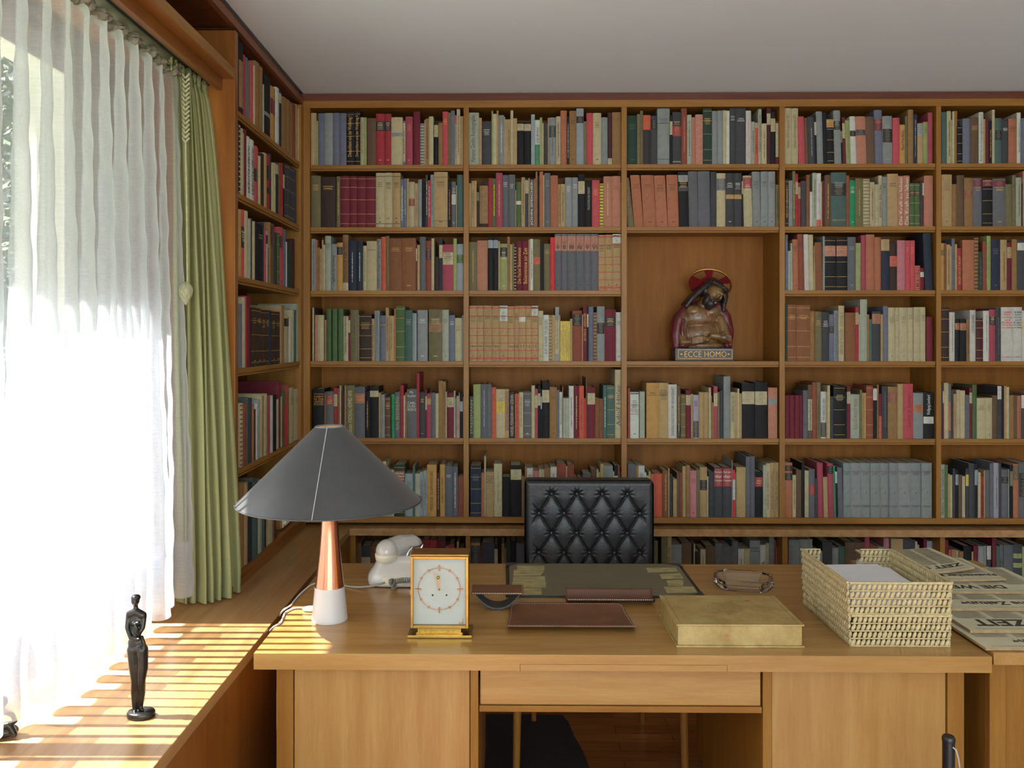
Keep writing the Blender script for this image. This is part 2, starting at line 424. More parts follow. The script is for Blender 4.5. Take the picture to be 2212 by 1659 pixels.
# ------------------------------------------------------------ low bookcase, ledge and window sill
YL = P(900, 1139.5, 4.10)[0] and 4.085
ct = MB(); ct.prism([(XW+.021, -1.0), (XS, -1.0), (XS, YL), (XR, YL), (XR, YB), (XW+.021, YB)], SILL-.034, SILL)
tag(ct.build('window_ledge', M['sill'], bevel=.002), 'L-shaped varnished wooden ledge, sunlit sill running on below the bookcases', 'ledge')
lb = thing('low_bookcase', 'low wooden bookcase under the ledge along the back wall', 'bookcase', (0, 0, 0))
LU = [(757, 768), (1006, 1015.5), (1348, 1358), (1690, 1701.5), (2031, 2041.5)]
YLF = YL+.03
LUX = []
for a, b_ in LU:
    xa, _ = P(a, 1180, YLF); xb, _ = P(b_, 1180, YLF); LUX.append((xa, xb))
LUX.append((LUX[4][0]+W5, LUX[4][1]+W5))
for a, b_ in LUX:
    u = MB(); u.box(a, b_, YLF, YB-.012, .08, SILL-.035); u.build('upright', M['wz'], lb)
for i in range(5):
    u = MB(); u.box(LUX[i][1]+.001, LUX[i+1][0]-.001, YLF+.004, YB-.013, ZSH[7]-.02, ZSH[7]); u.build('shelf', M['wx'], lb)
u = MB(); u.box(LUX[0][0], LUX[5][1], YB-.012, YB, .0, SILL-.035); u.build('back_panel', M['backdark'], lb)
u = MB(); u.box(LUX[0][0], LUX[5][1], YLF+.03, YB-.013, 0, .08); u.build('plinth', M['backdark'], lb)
sp = MB(); sp.box(XS-.028, XS-.012, -1.0, YLF+.03, 0, SILL-.035); sp.box(XS-.05, LUX[0][0]-.001, YLF+.012, YLF+.03, .0, SILL-.035)
sp.box(XS-.0125, XS-.006, 3.30, 3.335, .05, SILL-.035, 1)
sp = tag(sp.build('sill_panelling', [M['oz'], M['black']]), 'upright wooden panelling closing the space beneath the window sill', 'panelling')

# ------------------------------------------------------------ curtains
def sheer_mat():
    m, nt, b = new_mat('white_sheer_voile'); nt.nodes.remove(b)
    tr = N(nt, 'ShaderNodeBsdfTransparent'); df = N(nt, 'ShaderNodeBsdfDiffuse'); tl = N(nt, 'ShaderNodeBsdfTranslucent')
    df.inputs[0].default_value = (.66, .70, .74, 1); tl.inputs[0].default_value = (.74, .77, .82, 1)
    m1 = N(nt, 'ShaderNodeMixShader'); m1.inputs[0].default_value = 0.6
    nt.links.new(df.outputs[0], m1.inputs[1]); nt.links.new(tl.outputs[0], m1.inputs[2])
    lw = N(nt, 'ShaderNodeLayerWeight'); lw.inputs[0].default_value = 0.35
    f, _ = noise_fac(nt, (1, 60, 60), 3.0, 3)
    mr = N(nt, 'ShaderNodeMapRange'); mr.inputs[1].default_value = 0; mr.inputs[2].default_value = .8; mr.inputs[3].default_value = 0.36; mr.inputs[4].default_value = 0.97
    nt.links.new(lw.outputs['Facing'], mr.inputs[0])
    ad = N(nt, 'ShaderNodeMath', operation='MULTIPLY_ADD'); ad.inputs[1].default_value = 0.05; nt.links.new(f, ad.inputs[0]); nt.links.new(mr.outputs[0], ad.inputs[2])
    m2 = N(nt, 'ShaderNodeMixShader'); nt.links.new(ad.outputs[0], m2.inputs[0]); nt.links.new(tr.outputs[0], m2.inputs[1]); nt.links.new(m1.outputs[0], m2.inputs[2])
    nt.links.new(m2.outputs[0], nt.nodes['Material Output'].inputs[0]); return m
M['sheer'] = sheer_mat()
M['heading'] = plain('olive_heading_tape', (128, 124, 104), 0.9, vary=0.3, s=60, bmp=.6, bs=300)
sh = thing('sheer_curtain', 'white translucent sheer curtain hanging across the whole window', 'curtain', (0, 0, 0))
ZT, ZBt = 2.505, SILL+.056
Y0, Y1s = 0.2, 2.84
rs = random.Random(4)
nf = 26; kf = 2*PI*nf/(Y1s-Y0)
am = [rs.uniform(.6, 1.25) for _ in range(nf+2)]
def sheer_pt(s, z, off=0.0):
    y = Y0+(Y1s-Y0)*s; ph = kf*(y-Y0)+0.9*math.sin(y*3.1)+.5*math.sin(y*7.3+1)
    i = min(nf, int(s*nf)); fr_ = s*nf-i; a = am[i]*(1-fr_)+am[i+1]*fr_
    t = (ZT-z)/(ZT-ZBt); A = (.018+.026*min(1, t*1.3))*a; B = (.004+.013*min(1, t*2))*a
    wob = .007*math.sin(2.1*z+ph*.5)*t+.0016*math.sin(z*31+y*47)+.0012*math.sin(z*58-y*83)
    return (-1.112+.02*t-.05*t*max(0, min(1, (2.12-y)/.22))+A*math.cos(ph)+wob+off, y+B*math.sin(2*ph)+.006*math.sin(z*1.7+y*9)*t, z)
b1 = MB(); b1.grid(lambda u, v: sheer_pt(u, ZT+(ZBt-ZT)*v), 900, 110); b1.build('sheer_cloth', M['sheer'], sh)
b1 = MB(); b1.grid(lambda u, v: sheer_pt(u, ZBt+.185*v, -.003), 900, 4); b1.build('hem', M['sheer'], sh)
b1 = MB(); rr = random.Random(2)
b1.grid(lambda u, v: (lambda p: (p[0]*1+.012*math.cos(v*2*PI)*(1+.5*math.sin(u*700)), p[1]+.004*math.sin(u*900+v*9), ZT+.003+.014*math.sin(v*2*PI)*(1+.4*math.sin(u*433))))(sheer_pt(u, ZT)), 1100, 8)
b1.build('heading', M['heading'], sh)
M['clip'] = plain('white_plastic', (232, 238, 236), 0.4, vary=.03)
for i in range(19):
    y = 2.80-.105*i
    g = MB(); g.box(-1.146, -1.138, y-.004, y+.004, ZT+.018, 2.546); g.ell((-1.142, y, ZT+.02), (.005, .008, .009)); g.build('curtain_glider', M['clip'], sh)

M['green'] = plain('sage_green_curtain', (160, 172, 112), 0.85, vary=0.05, s=3, bmp=.3, bs=900, stretch=(1, 1, 1), spec=.25)
def green_mat():
    m, nt, b = new_mat('sage_green_cloth')
    f, _ = noise_fac(nt, (1, 1, 40), 20, 3); base = lin((172, 176, 128))
    nt.links.new(mix_rgb(nt, f, tuple(x*.93 for x in base), tuple(x*1.05 for x in base)), b.inputs['Base Color'])
    b.inputs['Roughness'].default_value = .8; b.inputs['Specular IOR Level'].default_value = .25
    tl = N(nt, 'ShaderNodeBsdfTranslucent'); tl.inputs[0].default_value = (*lin((196, 198, 140)), 1)
    mx = N(nt, 'ShaderNodeMixShader'); mx.inputs[0].default_value = .3
    nt.links.new(b.outputs[0], mx.inputs[1]); nt.links.new(tl.outputs[0], mx.inputs[2]); nt.links.new(mx.outputs[0], nt.nodes['Material Output'].inputs[0])
    return m
M['green'] = green_mat()
gc = thing('green_curtain', 'sage green pleated curtain drawn back beside the window bookcase', 'curtain', (0, 0, 0))
GT, GB = 2.51, SILL+.006
def lerp_path(pts, t):
    x = t*(len(pts)-1); i = min(len(pts)-2, int(x)); f = x-i
    return tuple(a*(1-f)+b*f for a, b in zip(pts[i], pts[i+1]))
TOPP = [(-1.108, 2.80), (-1.095, 2.87), (-1.09, 2.93), (-1.087, 2.99), (-1.082, 3.065)]
BOTP = [(-1.125, 2.925), (-1.085, 2.925), (-1.03, 2.93), (-.985, 2.985), (-.958, 3.065)]
ng = 7.5
def green_pt(u, v, grow=1.0):
    tx, ty = lerp_path(TOPP, u); bx, by = lerp_path(BOTP, u); w_ = min(1, v*1.05)**.62
    x = tx*(1-w_)+bx*w_; y = ty*(1-w_)+by*w_
    dx, dy = (bx-tx), 0
    ph = 2*PI*ng*(u+.03*math.sin(u*11)); a = (.011+.014*w_)*(1+.35*math.sin(u*17+1))*grow
    nx, ny = (.75*w_+.55*(1-w_)), -.66-.2*(1-w_)
    return (x+nx*a*math.cos(ph)+.003*math.sin(v*9+u*20), y+ny*a*math.cos(ph)+.004*math.sin(ph*2), GT+(GB-GT)*v)
b1 = MB(); b1.grid(green_pt, 300, 60); b1.build('curtain_cloth', M['green'], gc)
b1 = MB(); b1.grid(lambda u, v: (lambda p: (p[0]+.004*math.sin(u*300+v*5), p[1]+.005*math.cos(u*260), GT+.045*(1-v)-.01+.004*math.sin(u*190)))(green_pt(u, 0, 1.5)), 360, 5); b1.build('ruffled_heading', M['green'], gc)
cdh = thing('curtain_pull', 'braided pale cord with netted pine-cone weight against the green curtain', 'cord', (0, 0, 0))
M['cord'] = plain('pale_green_cord', (176, 178, 140), .7, vary=.15, s=60)
xk, yk = -1.068, 2.865
zt_ = P(398, 165, yk)[1]; zm_ = P(398, 312, yk)[1]; zw_ = P(403, 612, yk)[1]; ze_ = P(403, 660, yk)[1]
b1 = MB(); n = 15
for i in range(n):
    z = zt_-(zt_-zm_)*(i+.5)/n; hh = (zt_-zm_)/n
    for sx in (-1, 1): b1.tube([(xk+sx*.011, yk-.026, z+hh*.5), (xk+sx*.006, yk-.03, z), (xk, yk-.031, z-hh*.5)], .0035, 6)
b1.build('braid', M['cord'], cdh)
b1 = MB(); b1.tube([(xk, yk-.03, zm_), (xk+.006, yk-.034, (zm_+zw_)/2), (xk+.012, yk-.045, zw_)], .003, 8); b1.build('plain_cord', M['cord'], cdh)
b1 = MB(); pf = []
for i in range(13):
    t = i/12; pf.append((max(.002, .021*math.sin(PI*(t**.7))), ze_+(zw_-ze_)*(1-t)))
b1.lathe(pf, xk+.012, yk-.06, 24)
for k in range(8):
    for dr in (-1, 1):
        b1.tube([(xk+.012+(max(.002, .0225*math.sin(PI*((i/12)**.7))))*math.cos(k*PI/4+dr*i*.16), yk-.06+(max(.002, .0225*math.sin(PI*((i/12)**.7))))*math.sin(k*PI/4+dr*i*.16), ze_+(zw_-ze_)*(1-i/12)) for i in range(13)], .0012, 5)
b1.build('netted_weight', plain('netted_thread', (170, 170, 136), .6, vary=.1, s=90), cdh)
# ------------------------------------------------------------ desk
DZ = 0.77; DY0, DY1 = 2.32, 3.25
DXL, DXR = P(548, 1408, DY0)[0], P(2143, 1408, DY0)[0]
dk = thing('desk', 'large honey wood writing desk with two cupboards and a central drawer', 'desk', (0, 0, 0))
t = MB(); t.box(DXL, DXR, DY0, DY1, DZ-.044, DZ)
xi0, xi1 = P(1123, 1430, DY0)[0], P(1570, 1430, DY0)[0]
for (a, b_, c, d) in ((xi0, xi1, DZ-.0265, DZ-.0258), (xi0, xi0+.0012, DZ-.044, DZ-.0258), (xi1, xi1+.0012, DZ-.044, DZ-.0258)): t.box(a, b_, DY0-.0004, DY0, c, d, 1)
t.build('desk_top', [M['tx'], M['backdark']], dk, bevel=.0018)
PY = DY0+.045
def X(px): return P(px, 1500, PY)[0]
xl0, xl1, xm0, xm1, xr0, xr1 = X(597), X(1034), X(1035.5), X(1646), X(1648), X(2083)
def pedestal(x0, x1, px0, px1, ib):
    s = MB()
    s.box(x0, px0, PY, PY+.03, .10, DZ-.045); s.box(px1, x1, PY, PY+.03, .10, DZ-.045); s.box(px0, px1, PY+.001, PY+.03, DZ-.055, DZ-.045); s.box(px0, px1, PY+.001, PY+.03, .10, .13)
    s.box(x0, x0+.02, PY+.03, DY1-.06, .10, DZ-.045); s.box(x1-.02, x1, PY+.03, DY1-.06, .10, DZ-.045); s.box(x0+.02, x1-.02, DY1-.08, DY1-.06, .10, DZ-.045)
    s.box(x0+.02, x1-.02, PY+.03, DY1-.08, .10, .12)
    s.build('pedestal', M['wz'], dk, bevel=.0015)
    d = MB(); d.box(px0+.0015, px1-.0015, PY+.006, PY+.026, .131, DZ-.056); d.build('cupboard_door', M['tz'], dk, bevel=.003)
    for lx in (x0+.02, x1-.045):
        for ly in (PY+.05, DY1-.11):
            l = MB(); l.box(lx, lx+.025, ly, ly+.04, 0, .10); l.build('leg', M['wz'], dk)
pedestal(xl0, xl1-.001, X(633), X(1016), 0); pedestal(xr0, xr1, X(1667), X(2047), 1)
d = MB(); z0 = P(1300, 1525, PY)[1]; d.box(xm0+.002, xm1-.002, PY+.004, PY+.024, z0, DZ-.047); d.box(xm0+.01, xm1-.01, PY+.024, DY1-.1, z0+.01, DZ-.06); d.build('drawer', M['tx'], dk, bevel=.003)
d = MB(); z1 = P(1300, 1539, PY)[1]; d.box(xm0, xm1, PY, PY+.03, z1, z0-.001); d.build('drawer_rail', M['wx'], dk, bevel=.001)

# side table
TZ = .775; TX0 = DXR+.013; TX1 = F(2105, 1209, TZ)[0]; TY0, TY1 = 2.335, 3.30
tt = thing('side_table', 'small honey wood side table covered with newspapers, right of desk', 'table', (0, 0, 0))
t = MB(); t.box(TX0, TX1, TY0, TY1, TZ-.034, TZ); t.build('table_top', M['ty'], tt, bevel=.0018)
t = MB(); t.box(TX0+.006, TX0+.026, TY0+.05, TY1-.05, .10, TZ-.035); t.box(TX1-.03, TX1-.01, TY0+.05, TY1-.05, .10, TZ-.035); t.box(TX0+.026, TX1-.03, TY1-.07, TY1-.05, .10, TZ-.035)
t.box(TX0+.006, TX0+.05, TY0+.03, TY0+.05, .10, TZ-.035); t.box(TX1-.05, TX1-.01, TY0+.03, TY0+.05, .10, TZ-.035)
t.build('carcass', M['wz'], tt, bevel=.0015)
t = MB(); t.box(TX0+.052, TX1-.052, TY0+.038, TY0+.052, .11, TZ-.045); t.build('cupboard_door', M['wz'], tt, bevel=.003)
for lx in (TX0+.01, TX1-.04):
    for ly in (TY0+.05, TY1-.09):
        l = MB(); l.box(lx, lx+.025, ly, ly+.025, 0, .10); l.build('leg', M['wz'], tt)

# black post in front of the desk
xp, zp = P(2049, 1590, 2.15)
po = thing('black_post', 'slim black tube post carrying a grey cable, before the right cupboard', 'post', (xp, 2.15, 0))
b1 = MB(); r = .0145; b1.lathe([(r, .012), (r, zp-.003), (r-.001, zp), (.001, zp)], 0, 0, 24); b1.build('tube', plain('black_metal_tube', (44, 46, 48), .3, .6, spec=.6), po)
b1 = MB(); b1.lathe([(.11, 0), (.11, .008), (.10, .012), (.001, .012)], 0, 0, 40); b1.build('base_plate', M['black'], po)
b1 = MB(); b1.lathe([(r+.0012, zp-.012), (r+.0012, zp-.004), (r-.002, zp+.001)], 0, 0, 24); b1.build('cap_ring', M['black'], po)
b1 = MB(); b1.tube([(.004, -r+.002, zp-.022), (.009, -r-.004, zp-.026), (.013, -r-.007, zp-.045), (.018, -r-.008, zp-.08), (.02, -r-.006, zp-.16), (.02, -r-.004, .012)], .002, 8); b1.build('cable', plain('grey_cable', (170, 170, 172), .5), po)

# ------------------------------------------------------------ chair
M['leather'] = plain('black_leather', (30, 30, 32), 0.38, vary=0.2, s=20, bmp=.35, bs=160, spec=.5)
M['btn'] = plain('covered_leather_button', (52, 52, 55), .3, vary=.1)
CXc = (P(1133, 1200, 3.58)[0]+P(1412, 1200, 3.58)[0])/2
ch = thing('tufted_chair', 'black leather armchair with button-tufted back, pushed in behind the desk', 'chair', (CXc, 3.30, 0))
bw = (P(1412, 1200, 3.58)[0]-P(1133, 1200, 3.58)[0])/2; zt = P(1272, 1036, 3.58)[1]; zb = .50
dx, dz = .0525, .0823
zA = P(1260, 1066, 3.58)[1]                                   # top row of buttons
xA = P(1110+908/6.7, 1100, 3.58)[0]-CXc
def tuft(x, z):
    p = (x-xA)/dx; q = (zA-z)/dz
    a, b_ = abs(math.sin(PI*(p+q)/2)), abs(math.sin(PI*(p-q)/2))
    body = .6*(1-math.exp(-min(a, b_)/.055))+.4*(a*b_)**.6
    fz = max(0, min(1, (q+.15)/.5)); fx = max(0, min(1, (bw-.03-abs(x))/.035))
    # dimple of the top row even where the creases fade
    dmin = 9
    for j in range(0, 7):
        for i in range(-7, 8):
            if (i+j) % 2: continue
            bx, bz = xA+i*dx, zA-j*dz
            if abs(bx) > bw-.02: continue
            dd = math.hypot(x-bx, z-bz)
            if dd < dmin: dmin = dd; ang = math.atan2(z-bz, x-bx)
    dim = math.exp(-(dmin/.012)**2)
    wr = math.exp(-((dmin-.014)/.012)**2)*.0016*math.sin(ang*9)
    k = fz*fx
    hgt = .017*(body*k+(1-k)*.93)-.009*dim+wr
    return hgt
def rp(x, z):
    e = min(bw-abs(x), zt-z); r = .022
    f = 0 if e >= r else (r-math.sqrt(max(0, r*r-(r-e)**2)))
    return f
def chair_pt(u, v):
    x = -bw+2*bw*u; z = zb+(zt-zb)*v
    cr = .02
    if z > zt-cr and abs(x) > bw-cr:   # rounded corner
        ox, oz = abs(x)-(bw-cr), z-(zt-cr); L = math.hypot(ox, oz)
        if L > cr: s = cr/L; x = math.copysign(bw-cr+ox*s, x); z = zt-cr+oz*s
    return (x, .28-tuft(x, z)*(1 if abs(x) < bw-.005 else .4)+rp(x, z), z)
b1 = MB(); b1.grid(chair_pt, 220, 220)
nbk = len(b1.v)
b1.grid(lambda u, v: (lambda p: (p[0], .345-(.01 if u in (0, 1) or v in (0, 1) else 0), p[2]))(chair_pt(1-u, v)), 40, 40)
side = [(-bw, zb), (-bw, zt-.02), (-bw+.006, zt-.006), (-bw+.02, zt), (bw-.02, zt), (bw-.006, zt-.006), (bw, zt-.02), (bw, zb)]
for i in range(7):
    (xa, za), (xb, zb_) = side[i], side[i+1]
    b1.add([(xa, .274, za), (xb, .274, zb_), (xb, .337, zb_), (xa, .337, za)], [(0, 1, 2, 3)], 0, None, True)
b1.build('backrest', M['leather'], ch)
for j in range(0, 6):
    for i in range(-7, 8):
        if (i+j) % 2: continue
        bx, bz = xA+i*dx, zA-j*dz
        if abs(bx) > bw-.02: continue
        g = MB(); g.ell((bx, .28-tuft(bx, bz)-.010, bz), (.0075, .006, .0075), n=14, m=8); g.build('tuft_button', M['btn'], ch)
b1 = MB(); b1.box(-bw, bw, -.18, .27, .40, .50); b1.build('seat', M['leather'], ch, bevel=.02)
for s in (-1, 1):
    b1 = MB(); b1.box(s*(bw+.005), s*(bw+.045), -.16, .30, .63, .655); b1.build('armrest', M['wy'], ch, bevel=.004)
    b1 = MB(); b1.tube([(s*(bw+.03), -.15, .64), (s*(bw+.04), -.16, .0)], [.02, .013], 12); b1.build('leg', M['wz'], ch)
    b1 = MB(); b1.tube([(s*(bw-.035), .29, .42), (s*(bw-.04), .33, .0)], [.018, .011], 12); b1.build('leg', M['oz'], ch)
b1 = MB(); b1.box(-bw, bw, -.17, .25, .36, .40); b1.build('seat_frame', M['wx'], ch, bevel=.004)

# thin dark patch laid on the floor, its wavy edge shows in the knee hole
b1 = MB(); pts = []
for px, py in ((1215, 1545), (1228, 1560), (1240, 1590), (1258, 1620), (1268, 1645), (1285, 1690)): pts.append(F(px, py, .006))
pts = [(-.62, pts[0][1]+.02)]+[(p[0], p[1]) for p in pts]+[(pts[-1][0]-.02, 2.7), (-.62, 2.7)]
b1.prism(pts[::-1], .0005, .007); tag(b1.build('floor_patch', plain('dark_floor_patch', (44, 30, 32), .9, vary=.2, s=40)), 'dark thin patch with wavy edge on the parquet beneath the desk', 'floor_patch')
# ------------------------------------------------------------ table lamp
lx, ly = F(713, 1337, DZ)[0], 2.60
LP_ = thing('table_lamp', 'table lamp with dark grey cone shade on copper and white foot', 'lamp', (lx, ly, DZ))
k = ly/FPX
M['lampwhite'] = plain('white_lacquered_wood', (196, 196, 196), .35, vary=.02)
b1 = MB(); b1.lathe([(.001, 0), (.0535, 0), (.0545, .003), (.0535, .012), (.0485, .06), (.0445, .102)], n=64); b1.build('lamp_foot', M['lampwhite'], LP_)
b1 = MB(); pf = [(.0445, .1022), (.0405, .135), (.0365, .17), (.031, .22), (.0268, .27), (.0252, .30), (.0258, .33), (.0268, .36), (.027, .372), (.001, .372)]
b1.lathe(pf, n=64); b1.build('copper_stem', M['copper'], LP_)
b1 = MB(); b1.lathe([(.009, .372), (.009, .42), (.016, .425), (.016, .47), (.001, .47)], n=24); b1.build('lamp_socket', M['black'], LP_)
b1 = MB(); b1.lathe([(.014, .471), (.018, .485), (.03, .515), (.032, .535), (.024, .56), (.001, .57)], n=24); b1.build('light_bulb', plain('opal_glass', (235, 230, 215), .2), LP_)
zs0, zs1 = P(706, 1083, ly)[1]-DZ, P(713, 921, ly)[1]-DZ
r0, r1 = 197*k, 31*k
m, nt, b = new_mat('grey_shade_card'); base = lin((64, 65, 66)); f, _ = noise_fac(nt, (1, 1, 1), 25)
nt.links.new(mix_rgb(nt, f, tuple(x*.92 for x in base), tuple(x*1.06 for x in base)), b.inputs['Base Color']); b.inputs['Roughness'].default_value = .42; b.inputs['Sheen Weight'].default_value = .15
M['shade'] = m
M['shadein'] = plain('cream_shade_lining', (232, 214, 170), .7, vary=.04)
b1 = MB(); b1.lathe([(r0, zs0), (r1, zs1), (r1-.0015, zs1)], n=128)
b1.f = [f for f in b1.f if len(f) == 4]; b1.m = [0]*len(b1.f); b1.c = [(1, 1, 1)]*len(b1.f); b1.sm = [True]*len(b1.f)
sd_ = b1.build('lamp_shade', M['shade'], LP_)
b1 = MB(); b1.lathe([(r1-.0025, zs1-.001), (r0-.003, zs0+.001)], n=128); b1.f = [f for f in b1.f if len(f) == 4]; n_ = len(b1.f); b1.m = [0]*n_; b1.c = [(1, 1, 1)]*n_; b1.sm = [True]*n_
b1.build('shade_lining', M['shadein'], sd_)
b1 = MB(); b1.tube([(r0*math.cos(a*PI/60), r0*math.sin(a*PI/60), zs0) for a in range(121)], .0022, 8, cap=False); b1.build('bottom_rim', plain('rim_tape', (70, 70, 72), .4), sd_)
b1 = MB(); b1.tube([((r1-.001)*math.cos(a*PI/30), (r1-.001)*math.sin(a*PI/30), zs1) for a in range(61)], .0022, 8, cap=False); b1.build('top_rim', plain('worn_rim_tape', (120, 120, 124), .35), sd_)
an = math.radians(-88.2); c_, s_ = math.cos(an), math.sin(an)
b1 = MB(); tx_, ty_ = -s_, c_; nx_, nz_ = .0016, .0014
def seam(r, z, o): return (c_*(r+nx_)+tx_*o, s_*(r+nx_)+ty_*o, z+nz_)
b1.add([seam(r0, zs0+.0005, -.0011), seam(r0, zs0+.0005, .0011), seam(r1, zs1-.0005, .0011), seam(r1, zs1-.0005, -.0011)], [(0, 1, 2, 3)])
b1.build('seam', plain('pale_seam_thread', (176, 178, 180), .6), sd_)
b1 = MB()
for a in (0, 2*PI/3, 4*PI/3): b1.tube([(0, 0, .50), (r1*math.cos(a), r1*math.sin(a), zs1-.002)], .0018, 6)
b1.build('shade_carrier', M['chrome'], sd_)
b1 = MB()
def rel(px, py, z=DZ+.004): a = F(px, py, z); return (a[0]-lx, a[1]-ly, z-DZ)
def smooth_path(pts, n=10):
    out = []; p = [Vector(q) for q in pts]
    for i in range(len(p)-1):
        a, b_, c, d = p[max(0, i-1)], p[i], p[i+1], p[min(len(p)-1, i+2)]
        for j in range(n):
            t = j/n; out.append(tuple(.5*((2*b_)+(-a+c)*t+(2*a-5*b_+4*c-d)*t*t+(-a+3*b_-3*c+d)*t**3)))
    out.append(tuple(p[-1])); return out
b1.tube(smooth_path([rel(693, 1312), rel(668, 1314), rel(640, 1313), rel(618, 1322), rel(612, 1332), rel(606, 1345), rel(594, 1352, DZ-.002), rel(584, 1362, DZ-.06), rel(584, 1372, DZ-.2)]), .0028, 8)
b1.tube(smooth_path([rel(690, 1258), rel(672, 1264), rel(650, 1282), rel(634, 1300), rel(628, 1308), rel(612, 1318, DZ), rel(605, 1330, DZ-.06), rel(603, 1340, DZ-.2)]), .0028, 8)
b1.build('power_cord', plain('white_cable', (222, 222, 222), .4), LP_)
b1 = MB(); q = rel(672, 1315, DZ+.009); b1.ell((q[0], q[1], q[2]), (.028, .011, .009), n=20, m=10, rot=Matrix.Rotation(.05, 3, 'Z')); b1.build('cord_switch', M['clip'], LP_)

# ------------------------------------------------------------ telephone
tx, ty = -.376, 3.03
ph = thing('telephone', 'old ivory-grey telephone with handset, turned away behind the brass clock', 'telephone', (tx, ty, DZ), 0)
M['bake'] = plain('pale_bakelite', (200, 200, 196), .18, vary=.02, coat=.5)
M['cream'] = plain('cream_plastic', (222, 218, 194), .3, vary=.02)
b1 = MB(); secs = [(.004, .108, .10, 0), (.02, .110, .103, 0), (.034, .108, .101, .0), (.046, .101, .096, .0), (.058, .092, .088, .0), (.070, .085, .080, .0), (.084, .080, .074, .0), (.098, .077, .071, .0), (.101, .070, .064, .0)]
nn = 56; rings = []
for z, hx, hy, oy in secs:
    r = []
    for i in range(nn):
        a = 2*PI*i/nn; e = .5
        r.append((hx*math.copysign(abs(math.cos(a))**e, math.cos(a)), oy+hy*math.copysign(abs(math.sin(a))**e, math.sin(a)), z))
    rings.append(r)
vs = [p for r in rings for p in r]; fs = [(j*nn+i, j*nn+(i+1) % nn, (j+1)*nn+(i+1) % nn, (j+1)*nn+i) for j in range(len(rings)-1) for i in range(nn)]
b1.add(vs, fs, 0, None, True); b1.add(rings[-1], [tuple(range(nn))]); b1.add(rings[0], [tuple(range(nn))[::-1]])
b1.build('body', M['bake'], ph)
b1 = MB()
for sx in (-.08, .08):
    for sy in (-.075, .075): b1.lathe([(.012, 0), (.012, .004), (.001, .004)], sx, sy, 16)
b1.build('rubber_feet', M['black'], ph)
hs = blob('handset', [('c', [(-.037, -.064, .120), (-.004, -.01, .123), (.03, .045, .114)], [.038, .038, .037]),
     ('e', (-.039, -.068, .119), (.0395, .044, .040)), ('e', (.034, .06, .110), (.037, .037, .034))], M['bake'], ph, .0035, 6)
b1 = MB(); b1.lathe([(.001, .084), (.030, .085), (.0355, .09), (.0385, .104), (.0385, .112), (.036, .113)], -.041, -.073, 36); b1.lathe([(.001, .084), (.030, .085), (.035, .09), (.0365, .104), (.035, .108)], .034, .061, 36); b1.build('handset_cap', M['cream'], hs)
b1 = MB(); b1.tube([(.03, -.06, .098), (.036, -.06, .118), (.046, -.05, .126)], .006, 10); b1.tube([(.066, .03, .098), (.072, .032, .11), (.074, .035, .118)], .006, 10)
b1.tube([(.046, -.05, .126), (.066, -.015, .122), (.074, .035, .118)], .003, 8); b1.build('chrome_cradle', M['chrome'], ph)
b1 = MB(); b1.box(-.052, .022, -.1045, -.099, .010, .038); b1.build('socket_plate', M['cream'], ph, bevel=.002)
b1 = MB(); b1.tube(smooth_path([(-.042, -.104, .020), (-.06, -.115, .016), (-.10, -.12, .010), (-.16, -.10, .004), (-.24, -.04, .0035), (-.30, .0, .0035)]), .0035, 8); b1.build('line_cable', plain('grey_line_cable', (150, 148, 140), .5), ph)
b1 = MB(); pth = []
for i in range(420):
    t = i/419; a = t*2*PI*22; pth.append((-.01+.15*t, -.118+.008*math.cos(a), .026+.008*math.sin(a)+.006*math.sin(t*5)))
b1.tube(pth, .0019, 6)
pth = [(-.012+.012*math.cos(i*.55)*math.sin(i*.13), -.12+.008*math.sin(i*.7), .020+.014*math.sin(i*.41)) for i in range(70)]
b1.tube(smooth_path(pth, 4), .0024, 6); b1.build('coiled_cord', plain('grey_coil_cord', (128, 126, 118), .5), ph)

# ------------------------------------------------------------ clock
cy0 = 2.455; cxl, cxr = P(887, 1300, cy0)[0], P(1012, 1300, cy0)[0]; cw = cxr-cxl; ccx = (cxl+cxr)/2
z0, z1 = P(950, 1357, cy0)[1]-DZ, P(950, 1202, cy0)[1]-DZ
ck = thing('mantel_clock', 'rectangular brass mantel clock with white face beside the lamp', 'clock', (ccx, cy0, DZ))
D = .072; w2 = cw/2
b1 = MB(); fwid = .0075
b1.box(-w2, -w2+fwid, -.004, D, z0, z1); b1.box(w2-fwid, w2, -.004, D, z0, z1); b1.box(-w2+fwid, w2-fwid, -.004, .004, z0, z0+fwid); b1.box(-w2+fwid, w2-fwid, -.004, .004, z1-fwid, z1)
b1.build('brass_frame', M['brass'], ck, bevel=.0012)
b1 = MB(); b1.box(-w2-.001, w2+.001, -.002, D+.002, z1+.0005, z1+.006); b1.box(-w2+fwid, w2-fwid, .0045, D, z0+.001, z0+fwid); b1.box(-w2+.008, w2-.008, D-.004, D, z0+.004, z1-.002); b1.build('case', M['brass_dull'], ck, bevel=.0012)
b1 = MB(); b1.box(-w2+fwid, w2-fwid, .012, .016, z0+fwid, z1-.001); b1.build('clock_face', plain('pale_enamel_face', (172, 180, 174), .4, vary=.02), ck)
zc = P(949, 1272, cy0+.012)[1]-DZ; xc = P(949, 1272, cy0+.012)[0]-ccx; R = 45.5*cy0/FPX
def ring(mb, R, r, y, n=72): mb.tube([(xc+R*math.cos(2*PI*i/n), y, zc+R*math.sin(2*PI*i/n)) for i in range(n+1)], r, 6, cap=False)
b1 = MB(); ring(b1, R, .0009, .0095); b1.build('hour_ring', M['copper'], ck)
